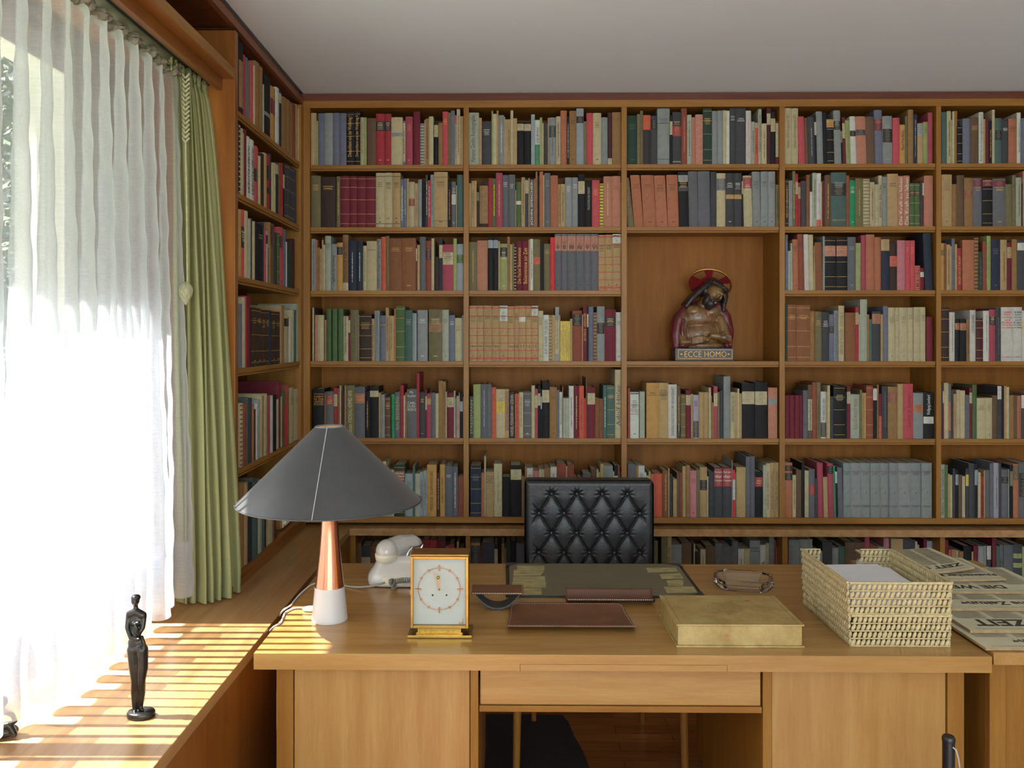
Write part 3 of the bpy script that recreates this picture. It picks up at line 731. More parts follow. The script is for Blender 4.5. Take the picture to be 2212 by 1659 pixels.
for i in range(12):
    a = PI/2-i*PI/6; g = MB(); big = i % 3 == 0; L = .0155 if big else .006; wd = .0032 if big else .0042; rc = R+.0035*0
    rot = Matrix.Translation((xc+R*math.cos(a), .0085, zc+R*math.sin(a))) @ Matrix.Rotation(PI/2-a, 4, 'Y')
    g.box(-wd/2, wd/2, -.0018, .0018, -L/2, L/2).xf(rot); g.build('hour_marker', M['brass_dull'], ck)
def hand(name, px, py, wd, y, ballr=0):
    q = P(px, py, cy0); dx_, dz_ = q[0]-ccx-xc, q[1]-DZ-zc; L = math.hypot(dx_, dz_); a = math.atan2(dx_, dz_)
    g = MB(); g.prism([(-wd, -.003), (wd, -.003), (wd*.9, L*.6), (0, L), (-wd*.9, L*.6)], y-.0005, y+.0005, axis='y')
    if ballr: g.ell((0, y, L*.72), (ballr,)*3)
    else: g.box(-.0032, .0032, y-.0006, y+.0006, L*.78, L*.80)
    g.xf(Matrix.Translation((xc, 0, zc)) @ Matrix.Rotation(a, 4, 'Y')); g.build(name, M['brass'], ck)
hand('minute_hand', 935.5, 1231, .0011, .0045); hand('hour_hand', 945.5, 1239, .0012, .0065, .0046)
g = MB(); g.ell((xc, .006, zc), (.003, .0035, .003)); g.build('hub', M['brass_dull'], ck)
for px in (934.5, 964.5):
    q = P(px, 1285.5, cy0+.012); g = MB(); g.ell((q[0]-ccx, .0115, q[1]-DZ), (.0027, .0014, .0027)); g.build('winding_hole', M['black'], ck)
g = MB(); qx, qz = P(996, 1348, cy0+.01)[0]-ccx, P(996, 1348, cy0+.01)[1]-DZ
for i in range(7): g.box(qx-.007+i*.0021, qx-.0062+i*.0021, .0105, .0118, qz, qz+.003+(i % 3)*.001)
g.box(qx+.004, qx+.0052, .0105, .0118, qz, qz+.015); g.build('gilt_mark', M['brass_dull'], ck)
b1 = MB(); zb_ = z0-.0; b1.box(-w2+.020, w2-.022, .004, D-.006, .012, z0)
for i in range(8): x_ = -w2+.025+i*(cw-.052)/7; b1.box(x_-.0013, x_+.0013, -.0005, .004, .013, z0-.001)
b1.box(-w2+.016, w2-.017, -.002, D-.002, .0095, .0125); b1.build('fluted_plinth', M['brass'], ck)
b1 = MB(); b1.box(-w2-.008, w2+.010, -.016, D+.008, .001, .009); b1.build('base_plate', M['brass'], ck, bevel=.0015)
b1 = MB(); b1.box(-w2-.0015, -w2+.001, -.0055, .0, (z0+z1)/2-.006, (z0+z1)/2+.008); b1.build('hinge', M['brass_dull'], ck)

# ------------------------------------------------------------ leather desk set
M['brown'] = plain('brown_saddle_leather', (112, 74, 52), .42, vary=.16, s=14, bmp=.2, bs=400)
M['brown2'] = plain('dark_saddle_leather', (88, 54, 38), .42, vary=.16, s=14, bmp=.2, bs=400)
M['stitch'] = plain('pale_stitching', (206, 190, 170), .7)
def stitches(mb, pts, closed=False, L=.0042, gap=.0028, wd=.0009, up=(0, 0, 1), h=.0006):
    pts = [Vector(p) for p in pts]; up = Vector(up); carry = 0
    for a, b_ in zip(pts[:-1], pts[1:]):
        d = b_-a; ln = d.length
        if ln < 1e-6: continue
        d.normalize(); n_ = d.cross(up).normalized(); t_ = carry
        while t_+L < ln:
            p, q = a+d*t_, a+d*(t_+L); u_ = up*h
            mb.add([p-n_*wd, q-n_*wd, q+n_*wd, p+n_*wd, p-n_*wd+u_, q-n_*wd+u_, q+n_*wd+u_, p+n_*wd+u_], [(4, 5, 6, 7), (0, 1, 5, 4), (2, 3, 7, 6)])
            t_ += L+gap
        carry = max(0, t_-ln)
# blotter
bx0, bx1 = F(1093, 1290, DZ)[0], F(1521, 1290, DZ)[0]; by0, by1 = F(1300, 1292, DZ)[1], 3.235
bl = thing('desk_blotter', 'black-edged desk blotter with olive sheet in front of the chair', 'desk mat', (0, 0, DZ))
b1 = MB(); b1.box(bx0, bx1, by0, by1, .0005, .005); b1.build('backing_board', M['black'], bl, bevel=.001)
b1 = MB(); b1.box(bx0+.012, bx1-.012, by0+.010, by1-.006, .0052, .0066); b1.build('blotting_sheet', plain('olive_blotting_paper', (112, 105, 84), .6, vary=.06, s=10), bl)
b1 = MB(); c1 = .055
for sx, sy, x_, y_ in ((1, 1, bx0, by0), (-1, 1, bx1, by0), (1, -1, bx0, by1), (-1, -1, bx1, by1)):
    pts = [(x_, y_), (x_+sx*c1, y_), (x_+sx*c1*.45, y_+sy*c1*.45), (x_, y_+sy*c1)]
    if sx*sy < 0: pts = pts[::-1]
    b1.prism(pts, .0068, .0085)
b1.build('corner_holders', plain('black_leather_corner', (44, 46, 52), .4), bl)
M['strip'] = plain('faded_paper_strip', (168, 158, 112), .45, vary=.35, s=22, stretch=(1, 3, 1))
def strip(a, b_, c, d):
    P_ = [F(px, py, DZ+.007) for px, py in (a, b_, c, d)]
    g = MB(); g.prism([(p[0], p[1]) for p in P_], .0068, .0074); g.build('paper_strip', M['strip'], bl)
for q in (((1107, 1284), (1170, 1284), (1170, 1271), (1112, 1271)), ((1106, 1269), (1179, 1269), (1179, 1256.5), (1107, 1256.5)), ((1108, 1255.5), (1178, 1255), (1177, 1244.5), (1109, 1244.5)), ((1109, 1243), (1168, 1242), (1176, 1233), (1110, 1231)), ((1117, 1231), (1176, 1231), (1176, 1222), (1117, 1222)),
          ((1400, 1237), (1464, 1234), (1460, 1226), (1396, 1227)), ((1430, 1251), (1477, 1249), (1469, 1238), (1425, 1241)), ((1443, 1265), (1476, 1265), (1476, 1252), (1440, 1254)), ((1441, 1281), (1506, 1280), (1498, 1267), (1434, 1268))): strip(*q)
# rocker blotter
qx0, qx1 = P(1019, 1290, 2.72)[0], P(1131, 1290, 2.72)[0]; rk = thing('rocker_blotter', 'brown leather rocker blotter with curved black underside near the clock', 'rocker blotter', ((qx0+qx1)/2, 2.73, DZ))
w2_ = (qx1-qx0)/2
b1 = MB(); b1.box(-w2_, w2_, -.045, .045, .052, .058); b1.build('leather_top', M['brown'], rk, bevel=.002)
b1 = MB(); pts = []
for i in range(25): x_ = -w2_*.86+2*w2_*.86*i/24; pts.append((x_, .002+.046*(abs(x_)/(w2_*.86))**2.1))
pts2 = [(x_, z_+.005) for x_, z_ in pts][::-1]; b1.prism(pts+pts2, -.035, .035, axis='y'); b1.build('rocker', plain('dark_grey_rocker', (62, 66, 72), .4), rk)
b1 = MB(); stitches(b1, [(-w2_+.004, -.0455, .0565), (w2_-.004, -.0455, .0565)], up=(0, -1, 0)); stitches(b1, [(w2_-.004, -.04, .0582), (w2_-.004, .04, .0582)]); b1.build('stitching', M['stitch'], rk)
# leather tray
ax0, ax1 = P(1094, 1366, 2.49)[0], P(1379, 1366, 2.49)[0]; tyc = 2.61
lt = thing('leather_tray', 'curved brown leather tray with pale stitching, front centre of desk', 'leather tray', ((ax0+ax1)/2, tyc, DZ))
tw, tdp = (ax1-ax0)/2, .125
def tray_pt(u, v, o=0.0):
    x_ = -tw+2*tw*u; y_ = -tdp+2*tdp*v
    r = .035; ex = tw-.012-(.012 if v > .5 else 0)*(v-.5)*2
    x_ = x_/tw*(tw-.012*v*1.2)
    if y_ > tdp-r:
        m_ = math.sqrt(max(0, r*r-(y_-(tdp-r))**2)); lim = (tw-.014)-r+m_
        x_ = max(-lim, min(lim, x_))
    z_ = .003+.020*max(0, (-y_/tdp-.15)/.85)**2+.010*max(0, (y_/tdp-.3)/.7)**2
    return (x_, y_, z_+o)
b1 = MB(); b1.grid(lambda u, v: tray_pt(u, v), 60, 40); o = b1.build('leather_sheet', M['brown'], lt)
sf = o.modifiers.new('solidify', 'SOLIDIFY'); sf.thickness = .0034; sf.offset = -1
b1 = MB()
edge = [tray_pt(.012, v/30, .0002) for v in range(0, 29)]+[tray_pt(.015+.97*u/40, .972, .0002) for u in range(1, 40)]+[tray_pt(.988, 1-v/30, .0002) for v in range(2, 31)]
stitches(b1, edge); stitches(b1, [tray_pt(.012+.976*u/50, .012, .0002) for u in range(51)]); b1.build('stitching', M['stitch'], lt)
# pen tray
px0, px1 = P(1223, 1300, 2.77)[0], P(1412, 1300, 2.77)[0]
pt = thing('pen_tray', 'narrow brown leather pen tray at the front edge of the blotter', 'pen tray', ((px0+px1)/2, 2.775, DZ)); pw = (px1-px0)/2
def ptp(u, v): 
    a = PI*(1.0*v); return (-pw+2*pw*u, .038*math.cos(PI*(1-v))*-1*-1, .0025+.030*abs(2*v-1)**2.2)
b1 = MB(); b1.grid(lambda u, v: (-pw+2*pw*u, -.036+.072*v, .0025+(.020 if v < .5 else .034)*abs(2*v-1)**2), 30, 24); o = b1.build('leather_trough', M['brown2'], pt)
sf = o.modifiers.new('solidify', 'SOLIDIFY'); sf.thickness = .003; sf.offset = 1
b1 = MB(); stitches(b1, [(-pw+.003, -.0385, .0215), (pw-.003, -.0385, .0215)], up=(0, -1, .4)); stitches(b1, [(-pw+.003, .0325, .0335), (pw-.003, .0325, .0335)], up=(0, -1, .3)); b1.build('stitching', M['stitch'], pt)
pe = thing('pen', 'slim dark pen lying inside the brown leather pen tray', 'pen', ((px0+px1)/2-.06, 2.772, DZ+.0065)); g = MB(); g.tube([(-.065, 0, .002), (-.055, 0, .002), (.05, .004, .002), (.066, .005, .002)], [.001, .0035, .0035, .002], 12); g.build('barrel', M['brown2'], pe)

# ------------------------------------------------------------ vellum book
vx0, vx1 = P(1462, 1398, 2.372)[0], P(1740, 1398, 2.372)[0]; vy0, vy1 = 2.378, 2.648; vh = P(1600, 1351, 2.372)[1]-DZ
vb = thing('vellum_book', 'large old book bound in yellowed vellum, lying flat on the desk', 'book', (0, 0, DZ))
m, nt, b = new_mat('yellowed_vellum'); f, _ = noise_fac(nt, (1, 1, 1), 14, 6, .7); c = mix_rgb(nt, f, lin((184, 162, 106)), lin((156, 130, 76)))
f2, _ = noise_fac(nt, (1, 1, 2), 24, 3, .6, .66, .74); c = mix_rgb(nt, f2, c, lin((168, 96, 50))); nt.links.new(c, b.inputs['Base Color']); b.inputs['Roughness'].default_value = .45
f3, _ = noise_fac(nt, (1, 1, 1), 160, 3); bump(nt, b, f3, .3, .0005); M['vellum'] = m
b1 = MB(); b1.box(vx0, vx1, vy0, vy1, vh-.005, vh); b1.build('upper_cover', M['vellum'], vb, bevel=.0015)
b1 = MB(); b1.box(vx0, vx1, vy0-.001, vy1, 0, .005); b1.build('lower_cover', M['vellum'], vb, bevel=.0015)
b1 = MB(); b1.box(vx0+.005, vx1-.006, vy0+.004, vy1-.006, .0052, vh-.0052); b1.build('page_block', M['vellum'], vb, bevel=.001)
b1 = MB()
for x_ in (vx0+.014, vx1-.014): b1.box(x_-.0006, x_+.0006, vy0+.006, vy1-.004, vh+.0001, vh+.0005)
b1.box(vx0+.014, vx1-.014, vy0+.006, vy0+.0068, vh+.0001, vh+.0005)
rr = random.Random(9)
for j in range(7):
    yy = (vy0+vy1)/2+.055-j*.014; ln = .12-.02*abs(j-3); x_ = (vx0+vx1)/2-ln/2+rr.uniform(-.01, .01)
    while x_ < (vx0+vx1)/2+ln/2:
        l = rr.uniform(.001, .0018); b1.box(x_, x_+.0008, yy, yy+rr.uniform(.006, .014), vh+.0001, vh+.0003); x_ += rr.uniform(.0025, .005)
b1.build('tooled_ornament', plain('faded_tooling', (128, 104, 66), .5), vb)

# ------------------------------------------------------------ glass ashtray
acx, acy = (F(1555, 1290, DZ)[0]+F(1690, 1290, DZ)[0])/2+.004, 2.95
at_ = thing('glass_ashtray', 'clear cut-glass ashtray behind the vellum book', 'ashtray', (acx, acy, DZ), math.radians(-14))
m, nt, b = new_mat('clear_crystal'); b.inputs['Base Color'].default_value = (.98, .985, 1, 1); b.inputs['Transmission Weight'].default_value = 1; b.inputs['Roughness'].default_value = .02; b.inputs['IOR'].default_value = 1.5; M['glass'] = m
def octo(hx, hy, c): return [(hx-c, -hy), (hx, -hy+c), (hx, hy-c), (hx-c, hy), (-hx+c, hy), (-hx, hy-c), (-hx, -hy+c), (-hx+c, -hy)]
b1 = MB(); lay = [(octo(.078, .06, .022), .001), (octo(.100, .080, .03), .026), (octo(.098, .078, .03), .040), (octo(.088, .068, .026), .040), (octo(.070, .050, .02), .008)]
vs = [(x_, y_, z_) for o_, z_ in lay for x_, y_ in o_]; fs = [(j*8+i, j*8+(i+1) % 8, (j+1)*8+(i+1) % 8, (j+1)*8+i) for j in range(4) for i in range(8)]+[tuple(range(8))[::-1], tuple(range(32, 40))]
b1.add(vs, fs); b1.build('bowl', M['glass'], at_, bevel=.0012)

# ------------------------------------------------------------ woven trays
M['straw'] = plain('woven_palm_leaf', (194, 178, 134), .55, vary=.16, s=70, bmp=.3, bs=500)
gx0, gx1 = P(1838, 1397, 2.375)[0], P(2063, 1397, 2.375)[0]; gy0, gy1 = 2.385, 2.775
def tray(zb, zt, label, x0, x1, y0, y1, cut, grp='woven letter trays on the desk'):
    t = thing('woven_tray', label, 'basket', (0, 0, zb), 0, grp)
    hh = zt-zb; rows = 4; rh = hh/rows; fl = .004
    rr = random.Random(int(zb*1000)); wv = MB()
    def run(a, b_, nrm, skip=None):
        a, b_ = Vector(a), Vector(b_); L = (b_-a).length; d = (b_-a).normalized(); n_ = int(L/.0135)
        for j in range(rows):
            for i in range(n_):
                s = (i+.5+(.5 if j % 2 else 0)*.6)/n_*L
                if s > L: continue
                p = a+d*s
                if skip and skip(s/L, j): continue
                z_ = rh*(j+.5); off = nrm*(fl*(j/rows))
                rot = Matrix.Rotation(math.atan2(d.y, d.x), 3, 'Z') @ Matrix.Rotation(.5 if j % 2 == 0 else .42, 3, 'Y')
                k_ = rr.uniform(.92, 1.08)
                wv.ell((p.x+off.x, p.y+off.y, z_), (.0058*k_, .0050, rh*.50*k_), n=8, m=6, rot=rot)
        for j in range(rows+1):
            z_ = rh*j*.995+.001
            if skip:
                for (s0, s1) in ((0, .2), (.66, 1)): wv.tube([a+d*L*s0+Vector((0, 0, z_)), a+d*L*s1+Vector((0, 0, z_))], .0022, 6)
            else: wv.tube([a+Vector((0, 0, z_))+nrm*fl*(j/rows), b_+Vector((0, 0, z_))+nrm*fl*(j/rows)], .0022 if j < rows else .0042, 6)
    i_ = .006
    run((x0+i_, y0+i_, 0), (x1-i_, y0+i_, 0), Vector((0, -1, 0)))
    run((x0+i_, y1-i_, 0), (x0+i_, y0+i_, 0), Vector((-1, 0, 0)))
    run((x1-i_, y0+i_, 0), (x1-i_, y1-i_, 0), Vector((1, 0, 0)))
    run((x0+i_, y1-i_, 0), (x1-i_, y1-i_, 0), Vector((0, 1, 0)), skip=(lambda s, j: .20 < s < .66) if cut else None)
    wv.build('woven_wall', M['straw'], t)
    f = MB(); n_ = 26
    for i in range(n_):
        x_ = x0+.008+(x1-x0-.016)*i/(n_-1); f.tube([(x_, y0+.008, .0035), (x_, y1-.008, .0035)], .0034, 6)
    f.build('tray_floor', M['straw'], t)
    return t
zt2 = P(1950, 1263, 2.375)[1]; zm2 = (DZ+zt2)/2+.001
tray(DZ+.001, zm2-.003, 'lower woven palm tray standing on the desk right of vellum book', gx0, gx1, gy0, gy1, False)
tray(zm2+.001, zt2, 'upper woven palm tray holding white envelopes, notched at the back', gx0-.004, gx1+.002, gy0, gy1-.004, True)
M['env'] = plain('white_paper', (226, 226, 232), .7, vary=.02)
for i, (dx_, dy_, rz, zz, lab) in enumerate(((.0, .02, .02, .008, 'lowest white envelope in the upper woven tray'), (.004, -.01, -.05, .0105, 'middle white envelope in the upper woven tray'), (-.004, .015, .06, .013, 'topmost white envelope in the upper woven tray'))):
    e = thing('envelope', lab, 'envelope', ((gx0+gx1)/2+dx_, (gy0+gy1)/2+dy_, zm2+.003+zz+.030), rz, 'envelopes in the tray')
    g = MB(); g.box(-.10, .10, -.14, .14, 0, .0015); g.build('envelope_body', M['env'], e)
    g = MB(); g.prism([(-.10, .14), (.0, .02), (.10, .14)], .0016, .002); g.build('flap', M['env'], e)
g = thing('paper_stack', 'flat pile of white sheets under the envelopes in the tray', 'paper', ((gx0+gx1)/2, (gy0+gy1)/2, zm2+.0085)); q = MB(); q.box(-.115, .115, -.155, .155, 0, .031); q.build('sheets', M['env'], g)

# ------------------------------------------------------------ newspapers on the side table
M['news'] = plain('yellowed_newsprint', (204, 198, 168), .85, vary=.07, s=8)
M['newsedge'] = plain('browned_paper_edge', (164, 138, 100), .85, vary=.2, s=30)
def newspaper(x0, x1, y0, y1, z, th, head, label, curl=0.0, rot=0.0, small=True, hx=.5, hs=.042):
    cx_, cy_ = (x0+x1)/2, (y0+y1)/2
    t = thing('newspaper', label, 'newspaper', (cx_, cy_, z), rot, 'old newspapers piled on the side table'); w_, d_ = (x1-x0)/2, (y1-y0)/2
    def sf_(u, v, o): 
        x_ = -w_+2*w_*u; y_ = -d_+2*d_*v; c = curl*max(0, (u-.45)/.55)**2*(1-.5*v)
        return (x_, y_, c+o)
    b1 = MB(); b1.grid(lambda u, v: sf_(u, v, th), 24, 10); b1.build('front_page', M['news'], t)
    b1 = MB(); b1.grid(lambda u, v: sf_(u, v, 0), 24, 10)
    for n_, fn in ((24, lambda s, h: sf_(s, 0, h)), (24, lambda s, h: sf_(1-s, 1, h)), (10, lambda s, h: sf_(1, s, h)), (10, lambda s, h: sf_(0, 1-s, h))):
        b1.grid(lambda u, v: fn(u, v*th), n_, 2, smooth=False)
    b1.build('folded_edges', M['newsedge'], t)
    ink = MB(); ic = lin((54, 52, 48))
    def flat(x_, y_):
        u = (x_+w_)/(2*w_); v = (y_+d_)/(2*d_); return sf_(u, v, th+.0006)
    vs, fs, tw_, th_ = text_geo(head, .03); k_ = hs/max(th_, .01)
    k_ = min(k_, 1.75*w_/tw_); ink.add([flat(-v[0]*k_+(hx-.5)*2*w_, -v[1]*k_-d_+.035+hs/2) for v in vs], fs, 0, ic)
    rr = random.Random(len(label)); yy = -d_+.012; g_ = lin((128, 122, 104))
    x_ = -w_*.9
    while x_ < w_*.9: l = rr.uniform(.004, .01); ink.add([flat(x_, yy), flat(x_+l, yy), flat(x_+l, yy+.0025), flat(x_, yy+.0025)], [(0, 1, 2, 3)], 0, g_); x_ += l+.003
    yy = -d_+.045+hs
    while yy < d_-.01:
        for c in range(4):
            xa = -w_*.92+c*w_*.47; ink.add([flat(xa, yy), flat(xa+w_*.42*rr.uniform(.8, 1), yy), flat(xa+w_*.42, yy+.0013), flat(xa, yy+.0013)], [(0, 1, 2, 3)], 0, g_)
        yy += .0042
    ink.build('printed_text', M['ink'], t)
z_ = TZ+.001
newspaper(F(2075, 1380, TZ)[0]+.02, 1.785, 2.350, 2.64, z_, .007, 'Zeitung', 'lowest newspaper at the front corner of the side table', hx=.35, hs=.04)
newspaper(TX0+.005, 1.775, 2.462, 2.80, z_+.0085, .0085, 'DIE ZEIT', 'newspaper with heavy headline letters directly above the lowest one', hx=.42, hs=.058)
newspaper(TX0+.02, 1.78, 2.63, 2.93, z_+.0185, .0075, 'Deutsche Zeitung', 'newspaper with broad script masthead in the middle of the pile', hx=.55, hs=.045)
newspaper(TX0+.02, 1.765, 2.775, 3.07, z_+.0275, .0065, 'DIE WELT', 'newspaper with blue-grey foot line just below the two topmost', hx=.42, hs=.04)
newspaper(TX0+.03, 1.67, 2.885, 3.17, z_+.0355, .0055, 'Rheinischer Merkur', 'second newspaper from the top of the pile, partly covered', curl=.004, hx=.55, hs=.036)
newspaper(TX0+.0, 1.60, 2.95, 3.26, z_+.0435, .0055, 'ZEIT STILLE', 'topmost newspaper, its right corner curling upward', curl=.018, hx=.52, hs=.04)
rp_ = thing('rolled_papers', 'small roll of white papers behind the woven trays', 'paper', (F(1848, 1214, TZ)[0]+.0, 3.20, TZ+.016)); g = MB()
g.grid(lambda u, v: (-.02+.12*v, (.006+.008*u)*math.cos(u*14), (.006+.008*u)*math.sin(u*14)), 60, 4); g.build('rolled_sheet', M['env'], rp_)

# ------------------------------------------------------------ bust in the niche
M['skin'] = None
m, nt, b = new_mat('aged_painted_flesh'); f, _ = noise_fac(nt, (1, 1, 1), 18, 5, .7); c = mix_rgb(nt, f, lin((136, 104, 60)), lin((86, 58, 38)))
f2, _ = noise_fac(nt, (1, 1, 1), 30, 3, .6, .60, .66); c = mix_rgb(nt, f2, c, lin((130, 44, 38))); nt.links.new(c, b.inputs['Base Color']); b.inputs['Roughness'].default_value = .35; b.inputs['Coat Weight'].default_value = .3; M['flesh'] = m
M['robe'] = plain('dark_crimson_paint', (98, 34, 42), .35, vary=.35, s=24, coat=.3)
M['hair'] = plain('dark_painted_hair', (44, 38, 36), .4, vary=.3, s=40)
sx, sz = P(1515, 780, 4.27)[0], ZSH[4]; K = 4.25/FPX
bu = thing('religious_bust', 'painted wooden bust of a thorn-crowned figure with halo on black plinth', 'bust', (sx, 4.27, sz))
def B(px, py, y=0.0, o=0): return ((px-1516)*K, y, (778-py)*K)
pw_ = 62*K
b1 = MB(); b1.box(-pw_, pw_, -.065, .065, .0005, 27*K); b1.build('plinth', M['black'], bu, bevel=.001)
b1 = MB(); fx0, fx1, fz0, fz1 = -pw_+.014, pw_-.006, .011, 24*K
for a, b_, c_, d_ in ((fx0, fx1, fz0, fz0+.002), (fx0, fx1, fz1-.002, fz1), (fx0, fx0+.002, fz0, fz1), (fx1-.002, fx1, fz0, fz1)): b1.box(a, b_, -.0658, -.0651, c_, d_)
vs, fs, tw_, th_ = text_geo('ECCE HOMO', -.012); k_ = .205/tw_; b1.add([(v[0]*k_+.006, -.0657, (fz0+fz1)/2+v[1]*k_*1.15) for v in vs], fs)
for qx in (-.112, .006, .118): b1.prism([(qx-.006, (fz0+fz1)/2), (qx, (fz0+fz1)/2-.004), (qx+.006, (fz0+fz1)/2), (qx, (fz0+fz1)/2+.004)], -.0657, -.0651, axis='y')
b1.build('gilt_inscription', M['brass_dull'], bu)
zb0 = 27*K
TL = Matrix.Rotation(.5, 3, 'Y')
torso = blob('body', [('e', B(1513, 722, .0), (.105, .062, .075)), ('e', B(1510, 685, -.002), (.092, .056, .07)), ('e', B(1498, 672, -.02), (.045, .038, .035)), ('e', B(1535, 674, -.02), (.045, .038, .035)), ('e', B(1515, 745, 0), (.118, .064, .03)),
   ('c', [B(1508, 676, 0), B(1517, 662, -.012), B(1524, 650, -.02)], [.036, .030, .028]),
   # head bowed to the right, with nose, brow, lids, lips and chin
   ('e', B(1541, 633, -.030), (.040, .046, .054), TL), ('e', B(1528, 655, -.052), (.023, .025, .022), TL), ('e', B(1548.5, 644, -.080), (.008, .014, .017), TL),
   ('e', B(1551, 634, -.070), (.029, .009, .006), TL), ('e', B(1538.5, 653, -.084), (.012, .006, .003), TL), ('e', B(1537, 656, -.084), (.010, .006, .003), TL),
   ('e', B(1542, 635, -.074), (.009, .006, .004), TL), ('e', B(1559, 643, -.064), (.008, .006, .004), TL),
   # arms
   ('c', [B(1474, 690, -.01), B(1472, 722, -.03), B(1472, 738, -.05), B(1500, 736, -.078), B(1520, 733, -.084)], [.030, .026, .022, .018, .015]),
   ('c', [B(1556, 690, -.01), B(1562, 718, -.035), B(1566, 734, -.055), B(1545, 726, -.082), B(1530, 724, -.086)], [.030, .025, .021, .018, .014])], M['flesh'], bu, .0034, 3)
hd_ = blob('hands', [('e', B(1508, 732, -.098), (.024, .010, .016))]+[('c', [B(1508, 727+i*3.6, -.104), B(1497, 727.5+i*3.8, -.106), B(1487, 730+i*3.6, -.100)], [.0058, .0052, .0045]) for i in range(4)]+[('c', [B(1516, 724, -.102), B(1508, 719, -.104)], [.006, .0045])]
   +[('e', B(1556, 728, -.092), (.022, .010, .016))]+[('c', [B(1560, 722+i*3.4, -.094), B(1569, 726+i*3.6, -.09), B(1572, 734+i*3.0, -.082)], [.0055, .005, .0042]) for i in range(4)]+[('c', [B(1550, 722, -.098), B(1556, 716, -.096)], [.0055, .0042])], M['flesh'], bu, .0022, 2)
blob('beard', [('e', B(1529, 656, -.056), (.027, .028, .024), TL), ('e', B(1522, 646, -.044), (.014, .030, .034), TL), ('e', B(1526, 663, -.050), (.018, .024, .016), TL), ('c', [B(1532, 648, -.076), B(1540, 651, -.084), B(1547, 656, -.078)], [.004, .0045, .003])], M['hair'], bu, .0028, 3)
locks = []
for i in range(7): locks.append(('c', [B(1534-i*2, 609+i*2, -.012), B(1512-i*2.5, 627+i*2, -.026+i*.008), B(1492-i*2, 645+i*2, -.036+i*.01), B(1480+i*2, 661+i*1.2, -.038+i*.009)], [.016, .016, .014, .010]))
for i in range(4): locks.append(('c', [B(1565, 622, .0), B(1567, 640, -.018+i*.01), B(1562-i*2, 656, -.028+i*.012), B(1560+i*2, 670, -.035+i*.01)], [.013, .013, .012, .009]))
blob('hair', [('e', B(1546, 617, .004), (.048, .052, .034), TL), ('e', B(1524, 628, .0), (.02, .036, .03), TL)]+locks, M['hair'], bu, .0032, 2)
b1 = MB(); n_ = 60
for ph_ in (0, 2.1, 4.2):
    b1.tube([tuple(Vector(B(1549, 618, -.016))+Matrix.Rotation(.45, 3, 'Y') @ Vector(((.052+.004*math.cos(7*a+ph_))*math.cos(a), (.056+.004*math.cos(7*a+ph_))*math.sin(a), .006*math.sin(7*a+ph_)))) for a in [2*PI*i/n_ for i in range(n_+1)]], .0045, 6, cap=False)
b1.build('thorn_crown', plain('dark_twisted_band', (58, 48, 42), .4, vary=.3, s=60), bu)
blob('cloak', [('c', [B(1486, 668, .01), B(1468, 690, .0), B(1461, 720, -.01), B(1462, 746, -.02)], [.032, .036, .034, .030]), ('c', [B(1552, 662, .01), B(1566, 685, .0), B(1573, 715, -.01), B(1571, 746, -.02)], [.030, .033, .028, .022]),
   ('e', B(1513, 700, .035), (.125, .045, .12)), ('c', [B(1474, 690, -.035), B(1470, 715, -.05), B(1474, 744, -.05)], [.010, .010, .012]), ('c', [B(1566, 700, -.03), B(1573, 725, -.045), B(1574, 744, -.04)], [.008, .008, .01]), ('e', B(1474, 745, -.03), (.035, .035, .018))], M['robe'], bu, .0034, 3)
# halo: tilted disc with holes and a gilt rim
hc = Vector(B(1538, 612, .038)); RH = .107
rotH = Matrix.Rotation(.22, 4, 'Y') @ Matrix.Rotation(.62, 4, 'X')
def halo_pt(r, a): p = rotH @ Vector((r*math.cos(a)*1.02, 0, r*math.sin(a)*.80)); return tuple(hc+p)
b1 = MB(); nu, nr = 96, 10
for j in range(nr):
    for i in range(nu):
        r_a, r_b = .03+(RH-.03)*j/nr, .03+(RH-.03)*(j+1)/nr; a0, a1 = 2*PI*i/nu, 2*PI*(i+1)/nu
        mid = (a0+a1)/2; hole = any(abs((mid-h+PI) % (2*PI)-PI) < .36-.0*j and .48 < (r_a+r_b)/2/RH < .90 for h in (1.25, 2.45, .05))
        if not hole:
            for dy_, rev in ((-.0018, 0), (.0018, 1)):
                q = [Vector(halo_pt(r_a, a0)), Vector(halo_pt(r_b, a0)), Vector(halo_pt(r_b, a1)), Vector(halo_pt(r_a, a1))]; off = (rotH @ Vector((0, dy_, 0)))
                q = [tuple(v+off) for v in q]; b1.add(q if not rev else q[::-1], [(0, 1, 2, 3)])
hl = b1.build('halo', plain('crimson_enamel', (112, 26, 30), .3, vary=.2, s=30, coat=.4), bu)
b1 = MB(); b1.tube([halo_pt(RH, 2*PI*i/nu) for i in range(nu+1)], .0042, 8, cap=False); b1.build('gilt_rim', M['gold'], hl)

